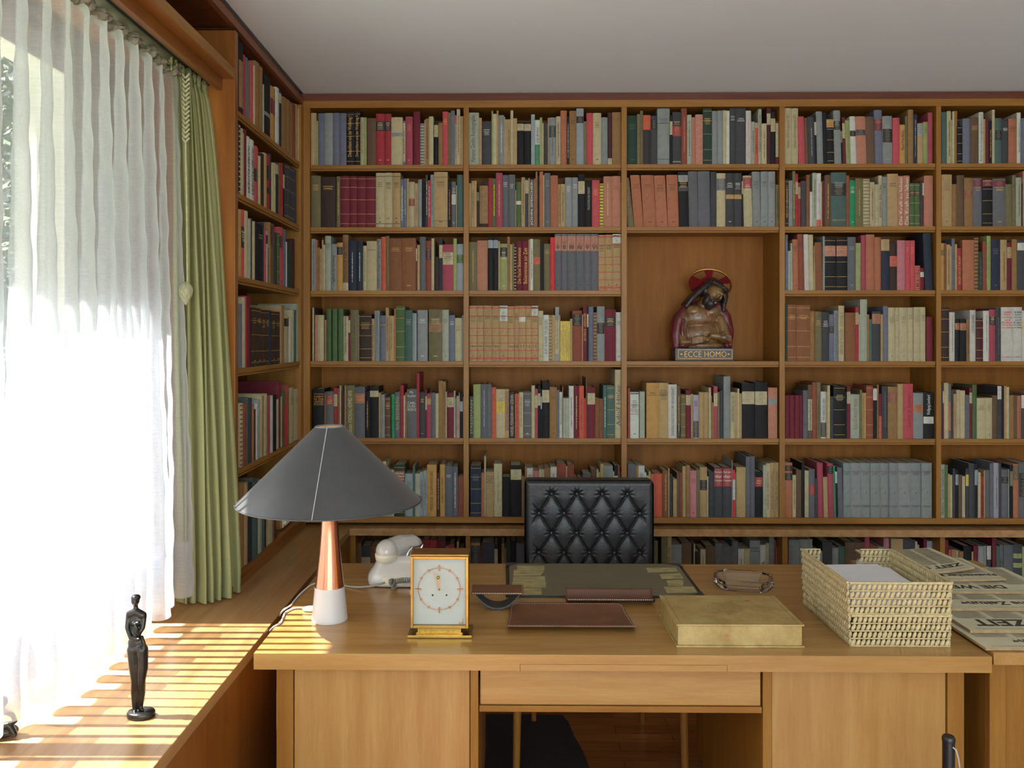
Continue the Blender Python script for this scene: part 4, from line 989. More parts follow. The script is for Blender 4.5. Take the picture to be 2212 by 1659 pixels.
# ------------------------------------------------------------ bronze figures on the sill
M['bronze'] = plain('dark_bronze', (52, 52, 50), .3, .75, .35, 20, bmp=.2, bs=120)
fx, fy = F(304, 1548, SILL); KS = fy/FPX
st = thing('bronze_statuette', 'slender dark bronze statuette of a standing woman on the sunlit sill', 'figurine', (fx, fy, SILL+.001))
def S(px, py, y=0.0): return ((px-303)*KS, y, (1556-py)*KS)
b1 = MB(); b1.lathe([(.0315, 0), (.0335, .002), (.033, .011), (.031, .0135), (.001, .0135)], .001, .0, 40); b1.xf(Matrix.Diagonal((1, .8, 1, 1))); b1.build('oval_base', M['bronze'], st)
blob('figure', [
  ('e', S(291.5, 1305, 0), (.0098, .0115, .0125)), ('e', S(292, 1299, .001), (.0112, .0125, .0085)), ('e', S(294.5, 1309, -.009), (.004, .004, .006)), ('e', S(296.5, 1307, -.0115), (.0014, .003, .002)),
  ('c', [S(292, 1312), S(292.5, 1325)], [.0052, .006]), ('c', [S(279, 1335, 0), S(293, 1329, 0), S(308, 1337, 0)], [.009, .010, .009]),
  ('e', S(294, 1348, 0), (.016, .010, .018)), ('e', S(293, 1370, 0), (.0145, .0095, .022)), ('e', S(292, 1398, .001), (.0195, .0125, .021)), ('e', S(296, 1410, 0), (.020, .013, .016)),
  ('e', S(291, 1352, -.009), (.005, .005, .005)), ('e', S(301, 1352, -.009), (.005, .005, .005)),
  ('c', [S(277, 1338, 0), S(276, 1362, -.005), S(286, 1382, -.013), S(302, 1386, -.014)], [.0068, .006, .0052, .0042]), ('e', S(305, 1384, -.014), (.0045, .004, .003)),
  ('c', [S(310, 1340, 0), S(310, 1362, -.006), S(303, 1376, -.012), S(301, 1362, -.016), S(297, 1352, -.016)], [.0068, .0055, .0048, .0042, .0036]),
  ('c', [S(308, 1382, -.006), S(314, 1400, -.006), S(314, 1424, -.004)], [.0042, .004, .0046]),
  ('c', [S(286, 1412, 0), S(289, 1450, -.002), S(291, 1476, -.003), S(290, 1505, 0), S(290, 1540, .0)], [.0145, .0125, .0092, .0092, .0058]),
  ('c', [S(306, 1412, 0), S(308, 1450, -.003), S(307, 1476, -.006), S(304, 1505, .002), S(301, 1538, .004)], [.0145, .013, .0095, .0092, .0058]),
  ('c', [S(289, 1543, .0), S(295, 1547, -.012)], [.0055, .0045]), ('c', [S(301, 1540, .004), S(309, 1541, -.004)], [.0052, .004])], M['bronze'], st, .0017, 3)
fx2, fy2 = -1.118, F(4, 1592, SILL)[1]
s2 = thing('small_bronze_figure', 'small dark bronze figure on the sill, half cut by the picture edge', 'figurine', (fx2-.042, fy2+.0, SILL+.001))
blob('seated_figure', [('e', (0, 0, .014), (.042, .026, .014)), ('c', [(-.01, 0, .02), (-.012, 0, .045), (.0, 0, .062)], [.017, .014, .011]), ('e', (.006, 0, .08), (.011, .011, .013)), ('c', [(.0, -.01, .02), (.026, -.01, .032), (.038, -.01, .01)], [.011, .009, .007]), ('c', [(-.005, .012, .055), (.02, .014, .044), (.034, .002, .034)], [.007, .006, .005])], M['bronze'], s2, .0025, 3)

# ------------------------------------------------------------ radio at the end of the window-side bookcase
ya, yb = PXs(612, 1130, XF-.02)[0], PXs(654, 1130, XF-.02)[0]
rd = thing('tabletop_radio', 'vintage radio with cream front at the end of the lowest corner shelf', 'radio', (XF-.03, (ya+yb)/2, ZSH[6]+.001), PI/2); rw = (yb-ya)/2-.004; rh = .17
b1 = MB(); b1.box(-rw, rw, 0, .13, 0, rh); b1.build('wooden_case', M['wy'], rd, bevel=.006)
b1 = MB(); b1.box(-rw+.006, rw-.006, -.006, -.0005, .008, rh-.01); b1.build('front_panel', M['cream'], rd, bevel=.004)
b1 = MB(); b1.box(-rw+.02, rw-.02, -.009, -.0065, .085, rh-.02); b1.build('speaker_cloth', plain('brown_speaker_cloth', (96, 80, 58), .8, vary=.2, s=120), rd)
for i in range(4): g = MB(); g.box(-rw+.03+i*.03, -rw+.052+i*.03, -.014, -.0065, .02, .038); g.build('push_button', M['cream'], rd, bevel=.002)
g = MB(); g.box(-rw+.03, rw-.03, -.0085, -.0065, .05, .066); g.build('tuning_scale', M['black'], rd)
for sx_ in (-1, 1): g = MB(); g.tube([(sx_*(rw-.02), -.006, .03), (sx_*(rw-.02), -.02, .03)], .011, 18); g.build('knob', M['cream'], rd)
# ------------------------------------------------------------ the books: every spine of the wall
PAL = {'cr': (194, 182, 136), 'ta': (184, 154, 98), 'kr': (156, 116, 62), 'oc': (196, 148, 66), 'or': (214, 92, 56), 'co': (184, 112, 72),
 'sa': (194, 128, 98), 'pk': (202, 124, 130), 'ro': (178, 70, 90), 'rd': (172, 46, 54), 'br': (222, 40, 50), 'ma': (122, 36, 52), 'wi': (84, 44, 46),
 'db': (66, 50, 42), 'bn': (112, 86, 62), 'le': (142, 90, 50), 'rb': (152, 78, 54), 'bk': (36, 36, 39), 'ch': (72, 74, 79), 'gr': (106, 108, 114),
 'lg': (150, 156, 154), 'bg': (112, 118, 138), 'lb': (152, 168, 172), 'sg': (168, 176, 154), 'ws': (206, 208, 196), 'gn': (82, 112, 64),
 'dg': (48, 74, 62), 'te': (78, 110, 102), 'eg': (0, 150, 96), 'li': (156, 168, 98), 'ol': (120, 114, 74), 'ye': (222, 196, 36), 'nv': (46, 56, 74),
 'lv': (168, 166, 178), 'rc': (206, 76, 84), 'gs': (142, 150, 148), 'Z': (205, 165, 85)}
NAME = {'cr': 'cream', 'ta': 'tan', 'kr': 'ochre-brown', 'oc': 'mustard', 'or': 'orange', 'co': 'terracotta', 'sa': 'salmon', 'pk': 'pink', 'ro': 'rose', 'rd': 'red',
 'br': 'bright red', 'ma': 'maroon', 'wi': 'dark wine', 'db': 'dark brown', 'bn': 'brown', 'le': 'leather-brown', 'rb': 'rust', 'bk': 'black', 'ch': 'charcoal',
 'gr': 'grey', 'lg': 'light grey', 'bg': 'blue-grey', 'lb': 'pale blue', 'sg': 'sage', 'ws': 'off-white', 'gn': 'green', 'dg': 'dark green', 'te': 'teal-grey',
 'eg': 'emerald', 'li': 'yellow-green', 'ol': 'olive', 'ye': 'yellow', 'nv': 'navy', 'lv': 'pale lilac', 'rc': 'coral red', 'gs': 'stained grey', 'Z': 'gold'}
# row: bay, shelf | crop origin and scale | spines: right edge / top / colour / details; _ leaves a gap
# details: L band, v upright title, h title lines, G gilt bands, S stripes, T lettering that can be read
ROWS = """
1 1|650 180 5.978|130;152/383/ta;170/383/cr;200/383/ta;222/485/li;305/390/bg;413/385/lg;500/385/bg/;588/388/bg;690/370/bk/T:Z:v:8-84:Deutschland und der Weltkrieg I/G;768/362/bk/T:Z:v:8-84:Deutschland und der Weltkrieg II/G;812/440/cr/vbn;850/440/li;_857;970/452/bn/vdb;1080/395/rd/Lbk15-33/hcr;1168/397/rd/Lbk15-33/hcr;1315/440/cr/Lgs32-40;1350/485/bg/Lcr5-92/vnv;1445/432/ro/hZ;_1452;1540/365/ma;1595/520/sg/Sdg;1612/470/ta;1650/455/kr/vdb;1712/430/cr;_1718;1775/500/bk/Lcr7-35;1830/512/kr;1900/367/rc/hZ;1940/378/ol;1988/352/bg;2012/412/cr/Lor0-17/vdb;2055/330/cr/vdb;2097/425/ta
1 2|650 350 5.978|132;255/178/ol/hZ;450/195/db/hZ;_458;510/187/ol/vZ;625/183/ma/G;725/183/ma/G;835/187/ma/G;968/187/ma/G;1080/142/cr/hbk/T:bk:h:82-86:I/Lnv6-7/Lnv93-94;1187/140/cr/hbk/T:bk:h:82-86:II/Lnv6-7/Lnv93-94;1287/142/ta/hbk/T:bk:h:82-86:III/Lnv6-7/Lnv93-94;1325/222/bg/T:ws:v:15-85:FAMILIENNORDUNGEN;1368/215/bg/vli;1393/212/ta;1470/258/cr/Lrb37-53;1512/275/ta/vbn;1562/228/gs;1610/247/bk;1640/165/ch/vws;1672/235/br/vws;1718/165/lg/vch;1895/130/ta/hbk/Lbn9-10/Lbn88-89;1945/255/bk/vco;2003/255/gr/Lws28-50/hws;2015/300/ta;2095/167/te
1 3|650 490 5.978|137;190/155/gs/vch;213/168/co;245/265/kr/vdb;270/285/ta/vdb;292/170/ta;312/232/cr;388/118/sg/hbk;465/222/gs/T:bk:v:25-85:Tagebuch der Verlobung;540/205/oc/Lbk9-25;615/103/kr/T:bk:v:14-84:STERREICHISCHE WERKSTATT/Lcr86-100;718/180/nv/vws;803/182/nv/vws;850/245/cr/vgn;980/185/cr/T:db:h:12-24:BISMARCK;1038/158/gs/T:bk:v:2-96:ENDRES Die Ewigen Tragödie vom Till;1098/130/or/vrb;1140/118/ol;1305/150/le/hZ;1485/147/le/hZ;1502/205/ma/Lcr12-38;1535/232/ta;1612/130/gr;1685/180/rb/Lwi16-38;1722/148/cr;1785/390/db;1830/155/nv/Lcr12-37;1970/227/ro/Lcr17-44/hdb;2012/150/li;2098/222/lb/Lgn23-41
1 4|650 630 5.978|148;170/205/cr;182/205/db;212/302/sa;298/302/cr;_305;330/365/kr/Lor0-12;395/222/gn;_405;470/222/gn;_480;548/222/gn;612/315/cr/T:bk:v:2-85:Th.Eschenburg · Die improvisierte Demokratie;638/305/ma/Lcr11-38;745/237/ol/vdb;753/300/ta;915/290/db/G/hZ;950/350/ta/vdb;1020/245/gs/vch;1095/308/bg/hdb/Loc20-22;1135/207/ta/vdb;1205/312/ta/vbn;1227/222/co;1345/188/gn/hdg/G;1440/240/te/hlg;1495/278/lb;_1505;1638/238/gs/hws;_1650;1825/228/ol/Lkr26-44/hcr;1910/235/sg/hbn;1990/303/bg/hws;2078/340/cr/hkr;2103/305/gs
1 5|650 790 5.978|160;305/298/bk/T:oc:h:8-34:THE GERMAN|ELEMENT|IN THE|UNITED|STATES;318/350/kr;423/333/gr/Lrd9-28/hZ;472/285/rd/Lcr13-37;500/290/le;520/258/cr;565/335/wi;578/255/ta;695/255/ol/T:cr:v:10-92:Sebulon ANDREAS HERMES 1878;828/275/gr/Lco13-32/hZ;890/333/bk/vZ;1005/270/bk/Lcr8-20;1030/350/ta;1083/372/gs/vbn;1160/405/bn/G/hZ;_1168;1210/365/eg;1280/340/gr/T:li:v:10-82:Rohr BESINNUNG;1328/252/rd;1342/385/ws;1368/348/kr;1497/302/gr/T:ws:h:3-18:RJ.|Snyder/T:ws:h:25-45:CARL|DUIS-|BERG;1530/98/rd;1607/345/ch/hZ;1628/305/ma/Lcr14-42;1680/365/ro/Loc10-24;1738/348/gr/vch;1778/358/cr/vli;1832/195/kr;1870/205/kr/vdb;1885/342/cr;1975/355/ma/Lcr9-31/hbn;1995/325/sg;2008/425/bg;2040/392/ta/vro;2050/350/sg;2092/380/bk/Llb15-38;2110/405/kr/
1 6|750 960 8.193|-330;-200/500/kr;-120/480/cr;-60/450/rb;30/500/ta;105/480/ta;125/500/cr;312/490/rd;322/470/cr;385/480/ws;535/500/lb;575/480/kr;635/480/ta;690/300/cr;775/480/lb;828/450/cr;1022/360/dg/Lrb12-36/G/T:ws:h:14-31:FREUND|DEUTSCHE|GESCHICHTE;1160/515/lb/hdg;1200/375/te;1288/515/sg;1347/485/lb/T:ch:v:18-80:HANS PREYER / DALLAS REPORT;1412/465/lb/vch;1582/358/oc/T:db:v:12-88:PREISBORGER · DIE ARMUWIRTSCHAFT;1640/495/wi/vta;1730/355/oc/vdb;1865/375/gr/hws;1957/392/gr/vws;2080/568/rb/hdb
2 1|1000 220 6.144|72;213/145/sg/T:ch:v:5-94:Mahatma Gandhis Autobiographie;250/212/ta;380/267/ch/hws;400/120/li;448/160/cr/vlv;472/115/ta;548/180/gs/vws;560/200/cr;590/232/ta;630/232/ta/vdb;668/115/cr;718/218/ta;808/265/bk/Lcr5-21;905/268/bk/Lcr5-21;955/167/lb;1020/243/ws/Leg55-100/T:ch:v:16-90:Fortschritt und Armut;1052/208/li;1072/280/cr;1125/282/ch;1142/212/ta;1235/210/gs/Ldg17-42/vch;1295/195/cr/vdb;1380/118/co/hrb;1410/195/bk/vws;1505/122/kr/hdb;1602/88/lb/Lbk14-26;1640/260/ol;1725/150/rc;1835/150/cr/hdb;1920/208/gs;1980/145/wi/Lcr88-100;2105/140/kr
2 2|1000 350 6.144|72;115/282/ta;150/252/ta/vdb;182/247/ta;218/400/db/Lol0-25;335/268/db/Lkr8-92;392/215/rd;437/222/gn/vye;525/145/ro/vcr;603/175/gr/hws;695/170/gr/hws;705/370/ta;776/268/gn/Lws42-50;825/203/ta/vdb;870/225/ch/Lcr3-30;885/212/ta;945/235/gr/T:ws:v:4-96:JOHN SPEICHER;965/220/co;990/100/kr;1015/185/bk;1065/103/co;1080/175/cr;1160/148/gr/hlg;1260/180/co/vrb;1300/297/ta/T:bn:v:8-92:MEIN WEG ZUR WAHRHEIT;1355/292/ta/vdb;1445/207/gs/hws;1527/207/gs/hws;1618/165/bk/Lcr13-37;1712/245/bk/T:lg:v:14-64:TRAGÖDIEN DER FREIHEIT;1812/242/rc/hZ;1865/287/ye/Sbk;1975/192/sa/vcr;2092/188/sa/hbn;2108/270/oc
2 3|1000 490 6.144|80;188/203/ol/vta;330/182/sa;400/142/bk/Llb5-20;470/142/bk/Llb5-20;492/192/ta;590/225/li/Lbk8-28/hws;625/130/kr;655/232/ta;680/222/ol;708/258/db/Scr;785/187/ma/T:Z:v:14-86:Die Fackel Bekenntnisse;870/187/ma/T:Z:v:14-86:Bekenntnisse zur Zeit;892/168/ta;932/160/ws/vdb;1025/165/ol/Lor35-49;1075/230/bk;1158/225/ol/hZ;1218/140/br/vro;1305/90/gr/Lsa4-30/T:bk:h:20-28:I/hdb;1385/90/gr/Lsa4-30/T:bk:h:20-28:II/hdb;1500/88/gr/Lsa4-30/T:bk:h:20-28:III/hdb;1607/85/gr/Lsa4-30/T:bk:h:20-28:IV/hdb;1695/85/gr/Lsa4-30/T:bk:h:20-28:V/hdb;1797/85/gr/Lsa4-30/T:bk:h:20-28:VI/hdb;1887/108/ta/X/hdb;1983/105/ta/X/hdb;2098/97/ta/X/Lws0-16/hdb
2 4|1000 640 6.144|85;187/125/ta/X/T:db:h:70-76:4 Band/hdb;275/125/ta/X/T:db:h:70-76:5 Band/hdb;382/125/ta/X/T:db:h:70-76:6 Band/hdb;487/128/ta/X/T:db:h:70-76:7 Band/hdb;592/125/ta/X/Lws0-28/hdb;680/135/ta/X/T:db:h:70-76:9 Band/hdb;742/130/ta/X/T:db:h:70-76:10/hdb;832/128/ta/X/T:db:h:70-76:11/Lws20-29;908/128/ta/X/T:db:h:70-76:12/hdb;1000/128/ta/X/Lws0-18/T:db:h:70-76:12/hdb;1065/193/cr/hbn;1140/247/ws/T:ch:v:10-84:KURT W.MAREK · DIE GROSSEN;1180/252/ta/Sbn;1225/250/ta;1275/143/lg/Lcr25-87/vch;1293/250/ta;1318/330/li/Lye0-100/vol;1345/330/li/Lye0-100/vol;1372/330/li/Lye0-100/vol;1398/330/li/Lye0-100/vol;1422/330/li/Lye0-100/vol;1452/298/ta;1580/190/rb/Lbk7-30;1593/240/ta;1645/140/ma/T:oc:v:12-62:BUCERIUS · ADENAUER;1667/145/bk/Lcr13-37;1732/137/bg;1778/217/kr/Sbk;1880/135/gs/Lbk30-50/hlg;2028/175/ma/Lbk15-33/hta;2112/212/ws/hch
2 5|1000 790 6.144|90;138/412/ch/T:li:v:8-90:STRESEMANN;235/248/li;327/243/gr/vlb;380/245/gr/vte;440/285/or/hdb;560/310/cr/Lye25-48/hdb;612/312/ta/Lkr4-85;690/360/nv/T:cr:v:4-95:HAENSEL·FERNSEHEN·NAH GESEHEN;745/375/or/T:db:v:3-97:Morgenröte über Asien;800/352/cr/vbn;910/345/gr/hws/G;955/262/cr;995/310/ro/Lcr13-38;1030/262/bk/Lcr15-38;1050/320/bk/Llb14-40;1150/210/bk/Lcr15-37;1248/285/kr/hdb;1280/322/bg;1318/350/ws/T:ch:v:12-70:REALITÄT UND MORAL;1330/275/kr;1362/430/sg;1407/430/sg;1470/268/ws/vch;1540/268/ma/vcr;1608/268/or/vdb;1630/432/br;1650/160/bn;1755/282/ma/Lcr12-34;1805/430/le;1860/437/le/vdb;1910/258/te/vws;2017/262/te/G/hZ;2108/52/cr/T:ch:v:22-82:Adolf Hitler
2 6|1000 970 6.144|97;242/220/nv/G/hgr;283/312/co;303/92/cr;410/300/ta/T:nv:h:8-26:DANTON|BÜCHER|IM|BUCH;520/195/li/Lcr0-100/vol;630/370/bk;778/215/bk/Lcr8-28;805/360/kr;820/370/kr;850/240/kr;930/250/ws/hch;1008/290/pk;1052/270/cr;1080/270/cr;1160/250/kr;1245/235/ws/vdg;1368/195/rb;1385/230/ta;1475/205/rb;1530/375/bk;1590/385/ta;1700/320/gr;1775/270/bn;1800/270/cr;1820/310/li;1868/195/ta;1990/220/gs;2010/300/cr;2055/220/bk/Lws20-50;2085/220/rb;2112/310/ch
3 1|1340 210 6.144|88;222/245/dg/hgn;262/225/ol;302/180/ol;402/240/or/Lbk30-100;490/248/ch/Lbk8-28;655/150/gs/hch/Lch26-27/Lch90-91;692/235/bk/Lcr13-40;808/200/ch/Lrd27-46/hZ/Llg94-96;885/140/rb/vsa;945/235/sg/vdg;995/265/sa;1095/232/pk/Lsa0-100;1215/150/dg/G/hZ;1285/185/gs;1360/180/gs;1405/175/cr;1450/180/ws;1530/140/ch/hws;1665/140/ch/hws;1735/180/ws/vsa;1785/325/sg/vdg;1828/340/or/Lcr0-12/vdb;1875/158/sg/vdb;1942/350/cr/vdb;1995/140/wi/Lcr10-30;2058/195/bk/Lcr13-38;2108/318/ma/Lcr5-83
3 2|1340 350 6.144|100;185/210/ol/Lbn35-60/~-70;310/175/co/hdb/~-55;480/175/co/hdb/~-40;628/180/co/hdb/~-35;778/172/co/hdb/~-20;912/132/bk/Llg6-18/Lch26-35/hZ/~-15;1035/125/gr/~-15;1195/122/gr/~-10;1275/132/ch;1398/150/cr/Lgr10-32;1505/150/ch/hws/Loc40-48;1610/150/ch/hws/Loc40-48;1640/190/bk/Lcr10-35;1755/182/cr/Lrd4-25/hws/~-15;1860/130/gs/hch/~-10;1962/127/gs/hch;2055/127/gs/hch;_2062;2108/300/ol/vbk
3 5|1340 790 6.144|97;130/295/rb;247/352/ws/hch/Lbk2-4/Lrd27-28/Lrd47-48/T:bk:h:32-44:Die|Deutsche|Straße;_255;325/343/sg;_345;512/228/oc/T:db:h:16-24:Das|Deutsche Reich;635/228/ta/hdb/T:db:h:12-24:DAS|DEUTSCHE|BUCH;750/248/ws/T:ch:v:5-95:SCHICKSALSWEGE DEUTSCHER VERGANGENHEIT;800/262/bn/Lbk75-98/vta;868/380/ol/G;938/325/ma/Lcr10-31;965/375/ta;1040/388/lv/hch/Lch60-98;1105/350/ta;1172/350/ta;1205/290/cr;1218/400/kr;1238/490/kr;1290/275/ro/Lcr13-38;1318/352/ol;1370/330/ch;1460/140/gs;1518/350/cr/T:ch:v:8-65:LANDKREIS PASSAU 1962-1967;1555/355/ta;1580/305/cr;1612/368/ta;1785/232/bk/Lcr15-38;1950/222/bk/Lcr16-40;_1962;2083/292/sa/Lgs21-33
3 6|1340 970 6.144|97;205/200/gr;240/220/kr;322/220/ws/hch;345/310/ws;375/355/cr;403/300/li;440/330/or;455/330/or;560/325/or;640/280/le/vta;652/260/cr;690/330/ch;_700;750/400/ta;790/315/bn;825/312/rb;870/228/ta;925/215/kr;1010/285/pk/hdb;1055/270/ol;1152/238/ta/Lbk26-46;1168/365/cr;1245/300/ch;1360/245/ch/Lrd2-38/T:ws:h:5-30:Europa|der|Fürsten;1480/245/ch/Lrd2-38/T:ws:h:5-30:Europa|der|Fürsten;1490/150/gs;1525/280/br/Lws20-63;1540/310/ol;1665/240/ta;1725/100/gr;1785/95/gr;1893/300/bk/Lrd12-33/hZ;1930/210/sg;1990/190/cr/T:bn:v:15-85:WERKBUND JAHRBUCH 1953;2045/180/ta/T:bn:v:15-85:WORTE UND WERKE;2108/178/ta/T:bn:v:15-85:GESTALTUNG WERK
4 1|1680 220 6.144|92;183/85/cr/T:bn:v:12-72:Hermann Ullrich Kreigsmann 1871;270/88/cr/T:bn:v:12-72:Hermann Ullrich Kreigsmann 1871;_276;365/197/rc/~-18;408/215/bn/~-15;495/200/ch/vlg/~-15;523/185/bk/Lcr13-40/~-15;605/130/gs/~-18;655/140/bk/~-15;752/235/bk/Loc0-18/G/~-12;845/115/gs/Lbk20-36/hlg/~-18;870/390/bk/Lol0-35/~-15;910/205/ma/Lcr13-45/~-20;968/245/li/vol/~-18;1045/195/ws/Lbk30-42/~-18;1178/195/sa/Lch28-40/~-18;1290/198/bn/~-18;1395/110/bg/Lma17-38/hco/~-15;1525/190/gs/Lbk27-55/hlg/~-10;1617/213/rc;1690/305/oc/T:db:v:15-65:Marcel Pobé Bildnis;1725/190/ol;1800/105/kr;1852/165/nv/vlg;1925/285/ta/Llb2-30;1992/268/li/hch;2055/145/ro
4 2|1680 350 6.144|100;145/230/db/G/vZ;195/245/gs;235/108/ol/vta;270/160/rd/Lcr15-38;307/275/rd/Lta10-36;378/252/ch;425/170/le;460/395/ws;515/145/sg/vch;575/150/ws/Lor87-100/vbg;588/265/cr;622/250/ma;705/175/bn/vZ;908/140/te/Lbk20-43/hlg/T:oc:h:86-90:GESCHICHTE;950/180/rb;1028/243/eg/hws;1130/218/ol/vta;1222/225/cr/Sol;1285/268/cr/vdb;1335/298/cr;1383/180/cr/T:ch:v:18-82:BOSSMANN · EDELSTAHL;1452/197/gs/hnv;1595/158/ta/hdb;1665/187/sa/T:ws:v:4-96:Die Kraft zu leben;1750/182/sa/T:ws:v:4-96:Die Kraft zu leben;1815/282/gn/Lwi18-30/G;1890/282/gn/Lwi18-30/G;1920/265/ch;1940/280/ma/Lws0-28;2060/183/sa
4 3|1680 490 6.144|100;135/105/bg/hlg;170/320/sg;203/217/sg;275/168/co/hdb/~-10;355/97/rb/hdb/~-20;418/100/ws/~-14;480/105/cr/~-12;500/250/ta;598/207/le/~-12;625/125/gs;775/148/bk/Lsa15-35/G/~-8;925/148/bk/Lsa15-35/G;1035/137/gr/hlg;1103/215/li;1168/112/ro;1283/102/co;1368/140/co;1483/152/nv/Lta2-24;1583/212/db/Lor28-50;1692/180/pk;1755/182/rc/hpk;1820/182/rc/hpk;1890/515/br/Scr/T:bk:v:4-96:1953-1957;1945/548/ma/Lws18-40;_1955;2060/70/nv/~-30
4 4|1680 640 6.144|100;128/100/dg;248/112/le/G/hZ;428/118/le/G/hZ;492/197/kr/hZ;583/203/ol/hZ;680/210/ch/hws;745/240/bg/Lbk26-40;805/190/gs/T:ch:v:5-95:Gesellschaft Die Deutschlandfrage;882/125/cr/T:ol:v:12-88:GERMANY RIDDEN · CHINAR III;_890;1030/217/le;1075/143/rd/Lta10-32;1092/240/sg;1185/42/sg;1215/240/kr;1250/305/te;1365/200/ch/Lco5-25;1398/240/ta;1465/130/bg;1558/150/cr/hol;1610/150/cr/hol;1722/150/cr/hol;1800/150/cr/hol;1888/145/cr/hol;1960/145/cr/hol;_1968;2055/272/ma
4 5|1680 800 6.144|98;160/330/ma;228/330/ma;290/330/ma;335/330/ma;400/265/gr;457/190/bn/Lcr27-85/vdb;518/160/rb;568/160/ol/vdb;645/282/ws/Lch66-97/T:ch:v:14-62:WIR HABEN DAS LEBEN;660/290/ta;695/200/cr;740/345/ch/;895/200/bk/hcr/G;918/290/bk;965/215/ma/Lcr10-33;1090/318/sg/T:ol:v:10-80:ALDOUS HUXLEY BRIEFE;1120/260/ol;1145/300/ta;1175/300/ye/Loc0-100;1265/200/rb/G;1318/235/bk/Lws1-24;1342/195/kr;1380/310/ma/Lor50-100;1460/212/ch/vgr;1588/218/kr/Lrb12-30;1665/180/ta/;1795/178/rc/T:ma:v:20-80:Günther im Sommer;1930/300/gs/Lco25-43;2070/298/bk/Lws52-67/T:ws:v:5-48:Wolfgang Leonhard
4 6|1680 970 6.144|90;195/180/co/Lbk5-15/Lbk19-32;243/345/cr/vdb;318/275/bn;357/180/bk;410/288/cr;493/265/gr/Lrd32-53;530/390/ch;610/180/ro/~-12;670/370/ta/~-12;748/188/ro/Lbk5-19/~-14;775/223/eg/~-14;800/300/bk/Lws0-25/~-14;868/245/gr/~-12;975/185/gs/T:ch:h:14-22:FRIEDRICH|LIST/T:ch:h:52-57:1/T:ch:h:77-81:WERKE;1105/185/gs/T:ch:h:14-22:FRIEDRICH|LIST/T:ch:h:52-57:1/T:ch:h:77-81:WERKE;1230/185/gs/T:ch:h:14-22:FRIEDRICH|LIST/T:ch:h:52-57:2/T:ch:h:77-81:WERKE;1355/185/gs/T:ch:h:14-22:FRIEDRICH|LIST/T:ch:h:52-57:3/T:ch:h:77-81:WERKE;1478/185/gs/T:ch:h:14-22:FRIEDRICH|LIST/T:ch:h:52-57:3/T:ch:h:77-81:WERKE;1600/185/gs/T:ch:h:14-22:FRIEDRICH|LIST/T:ch:h:52-57:4/T:ch:h:77-81:WERKE;1755/185/gs/T:ch:h:14-22:FRIEDRICH|LIST/T:ch:h:52-57:5/T:ch:h:77-81:WERKE;1905/185/gs/T:ch:h:14-22:FRIEDRICH|LIST/T:ch:h:52-57:6/T:ch:h:77-81:WERKE;2045/185/gs/T:ch:h:14-22:FRIEDRICH|LIST/T:ch:h:52-57:7/T:ch:h:77-81:WERKE
5 1|2010 200 5.53|130;195/235/te;243/222/cr/vdb;262/325/li;285/225/cr;318/222/kr;382/400/bk/G;470/312/bg;575/300/bn/hta;632/235/ws/T:ol:v:5-95:Rudolf Hirsch: Unterwegs aus Bernberg;655/315/ta;692/298/ma;735/335/bk/voc;768/205/cr;850/308/te/Lbk27-48;928/335/ch/hws;1030/312/co/hdb;1078/240/ws/vte;1200/308/bg
5 2|2010 200 5.53|130;255/980/ta/hbn;312/1095/kr;402/988/bn/hdb;505/1022/kr/Lrb25-40;617/1025/gr/Lma4-17/hZ;742/1030/bk/Lma2-16/G;895/1028/gr/Lma4-17/hZ;975/1095/ol;1018/988/ol/hdg;1088/1015/sg/vdb;1100/1090/bk;1200/940/sa
5 3|2010 490 5.53|125;160/195/oc/Lgn14-26;192/195/le;235/212/ta/vdb;252/232/ta;290/140/bg;318/207/ta;372/255/rd/T:ta:v:18-86:RINGEN UM DIE ZUKUNFT;_380;520/158/co;572/132/kr/Sbk;622/295/dg/vgr;672/175/rb;718/108/li/vol;832/152/nv/hgr;912/155/ta/vdb;970/185/ma/Lta10-33;1033/150/kr;1200/162/ch/Lws5-20
5 4|2010 490 5.53|125;222/960/db/G;290/1020/ws/vol;350/1105/bk/Lco9-25;428/1100/bk/Lco10-27;468/1100/kr/vdb;538/995/ws/T:ch:v:9-45:LUDWIG ERHARD;628/1095/wi/G;700/1003/ws/vgr;775/985/ro/Lbk14-30/hZ;842/970/ch/vgr;985/960/ws/T:br:h:7-40:2000|Jahre|Geschichte|und|Kultur|der Juden|am Rhein/T:br:h:90-94:HANDBUCH;1092/960/ws/T:nv:h:7-40:2000|Jahre|Geschichte|und|Kultur|der Juden|am Rhein/T:nv:h:90-94:KATALOG;1200/1000/ws/Lye20-40
5 5|2010 790 4.88|100;128/230/ch;142/270/ma/Lcr0-25;190/182/cr;215/193/gr/Lco33-85;243/260/ch;272/298/ta/vrb;310/255/cr;365/262/cr/hta;410/310/gr;440/235/ma/Lcr9-30;487/203/gn;578/340/cr/hol;650/338/cr/hol;705/312/bn;748/215/ch/Lws0-25;775/210/bk;800/215/ta;830/225/cr;880/310/kr;912/310/bn;955/315/co/vrb;1060/310/ch/Lws0-30
5 6|2010 790 4.88|92;150/1042/sg/T:ch:v:8-95:Heimann Technik Gesellschaft;183/1048/gn;207/1142/ta;235/1152/cr;262/1085/ch;295/1095/bk/Llb10-32;333/1148/bn;370/1165/cr;403/1085/ch/Lye12-35;465/1030/ch;500/1030/bk/Llb12-40;530/1125/cr;562/1165/rd/T:bk:v:20-94:IDEEN DER ZEIT;575/1105/ta;625/1100/gr;665/1030/gr;718/1025/lv/vch;745/1025/ch;820/1095/gr/Lbk15-28;835/1090/sg;870/1045/bk/Lol12-40;928/1035/co/Lbn3-30;1060/1025/gr/Lbk18-62
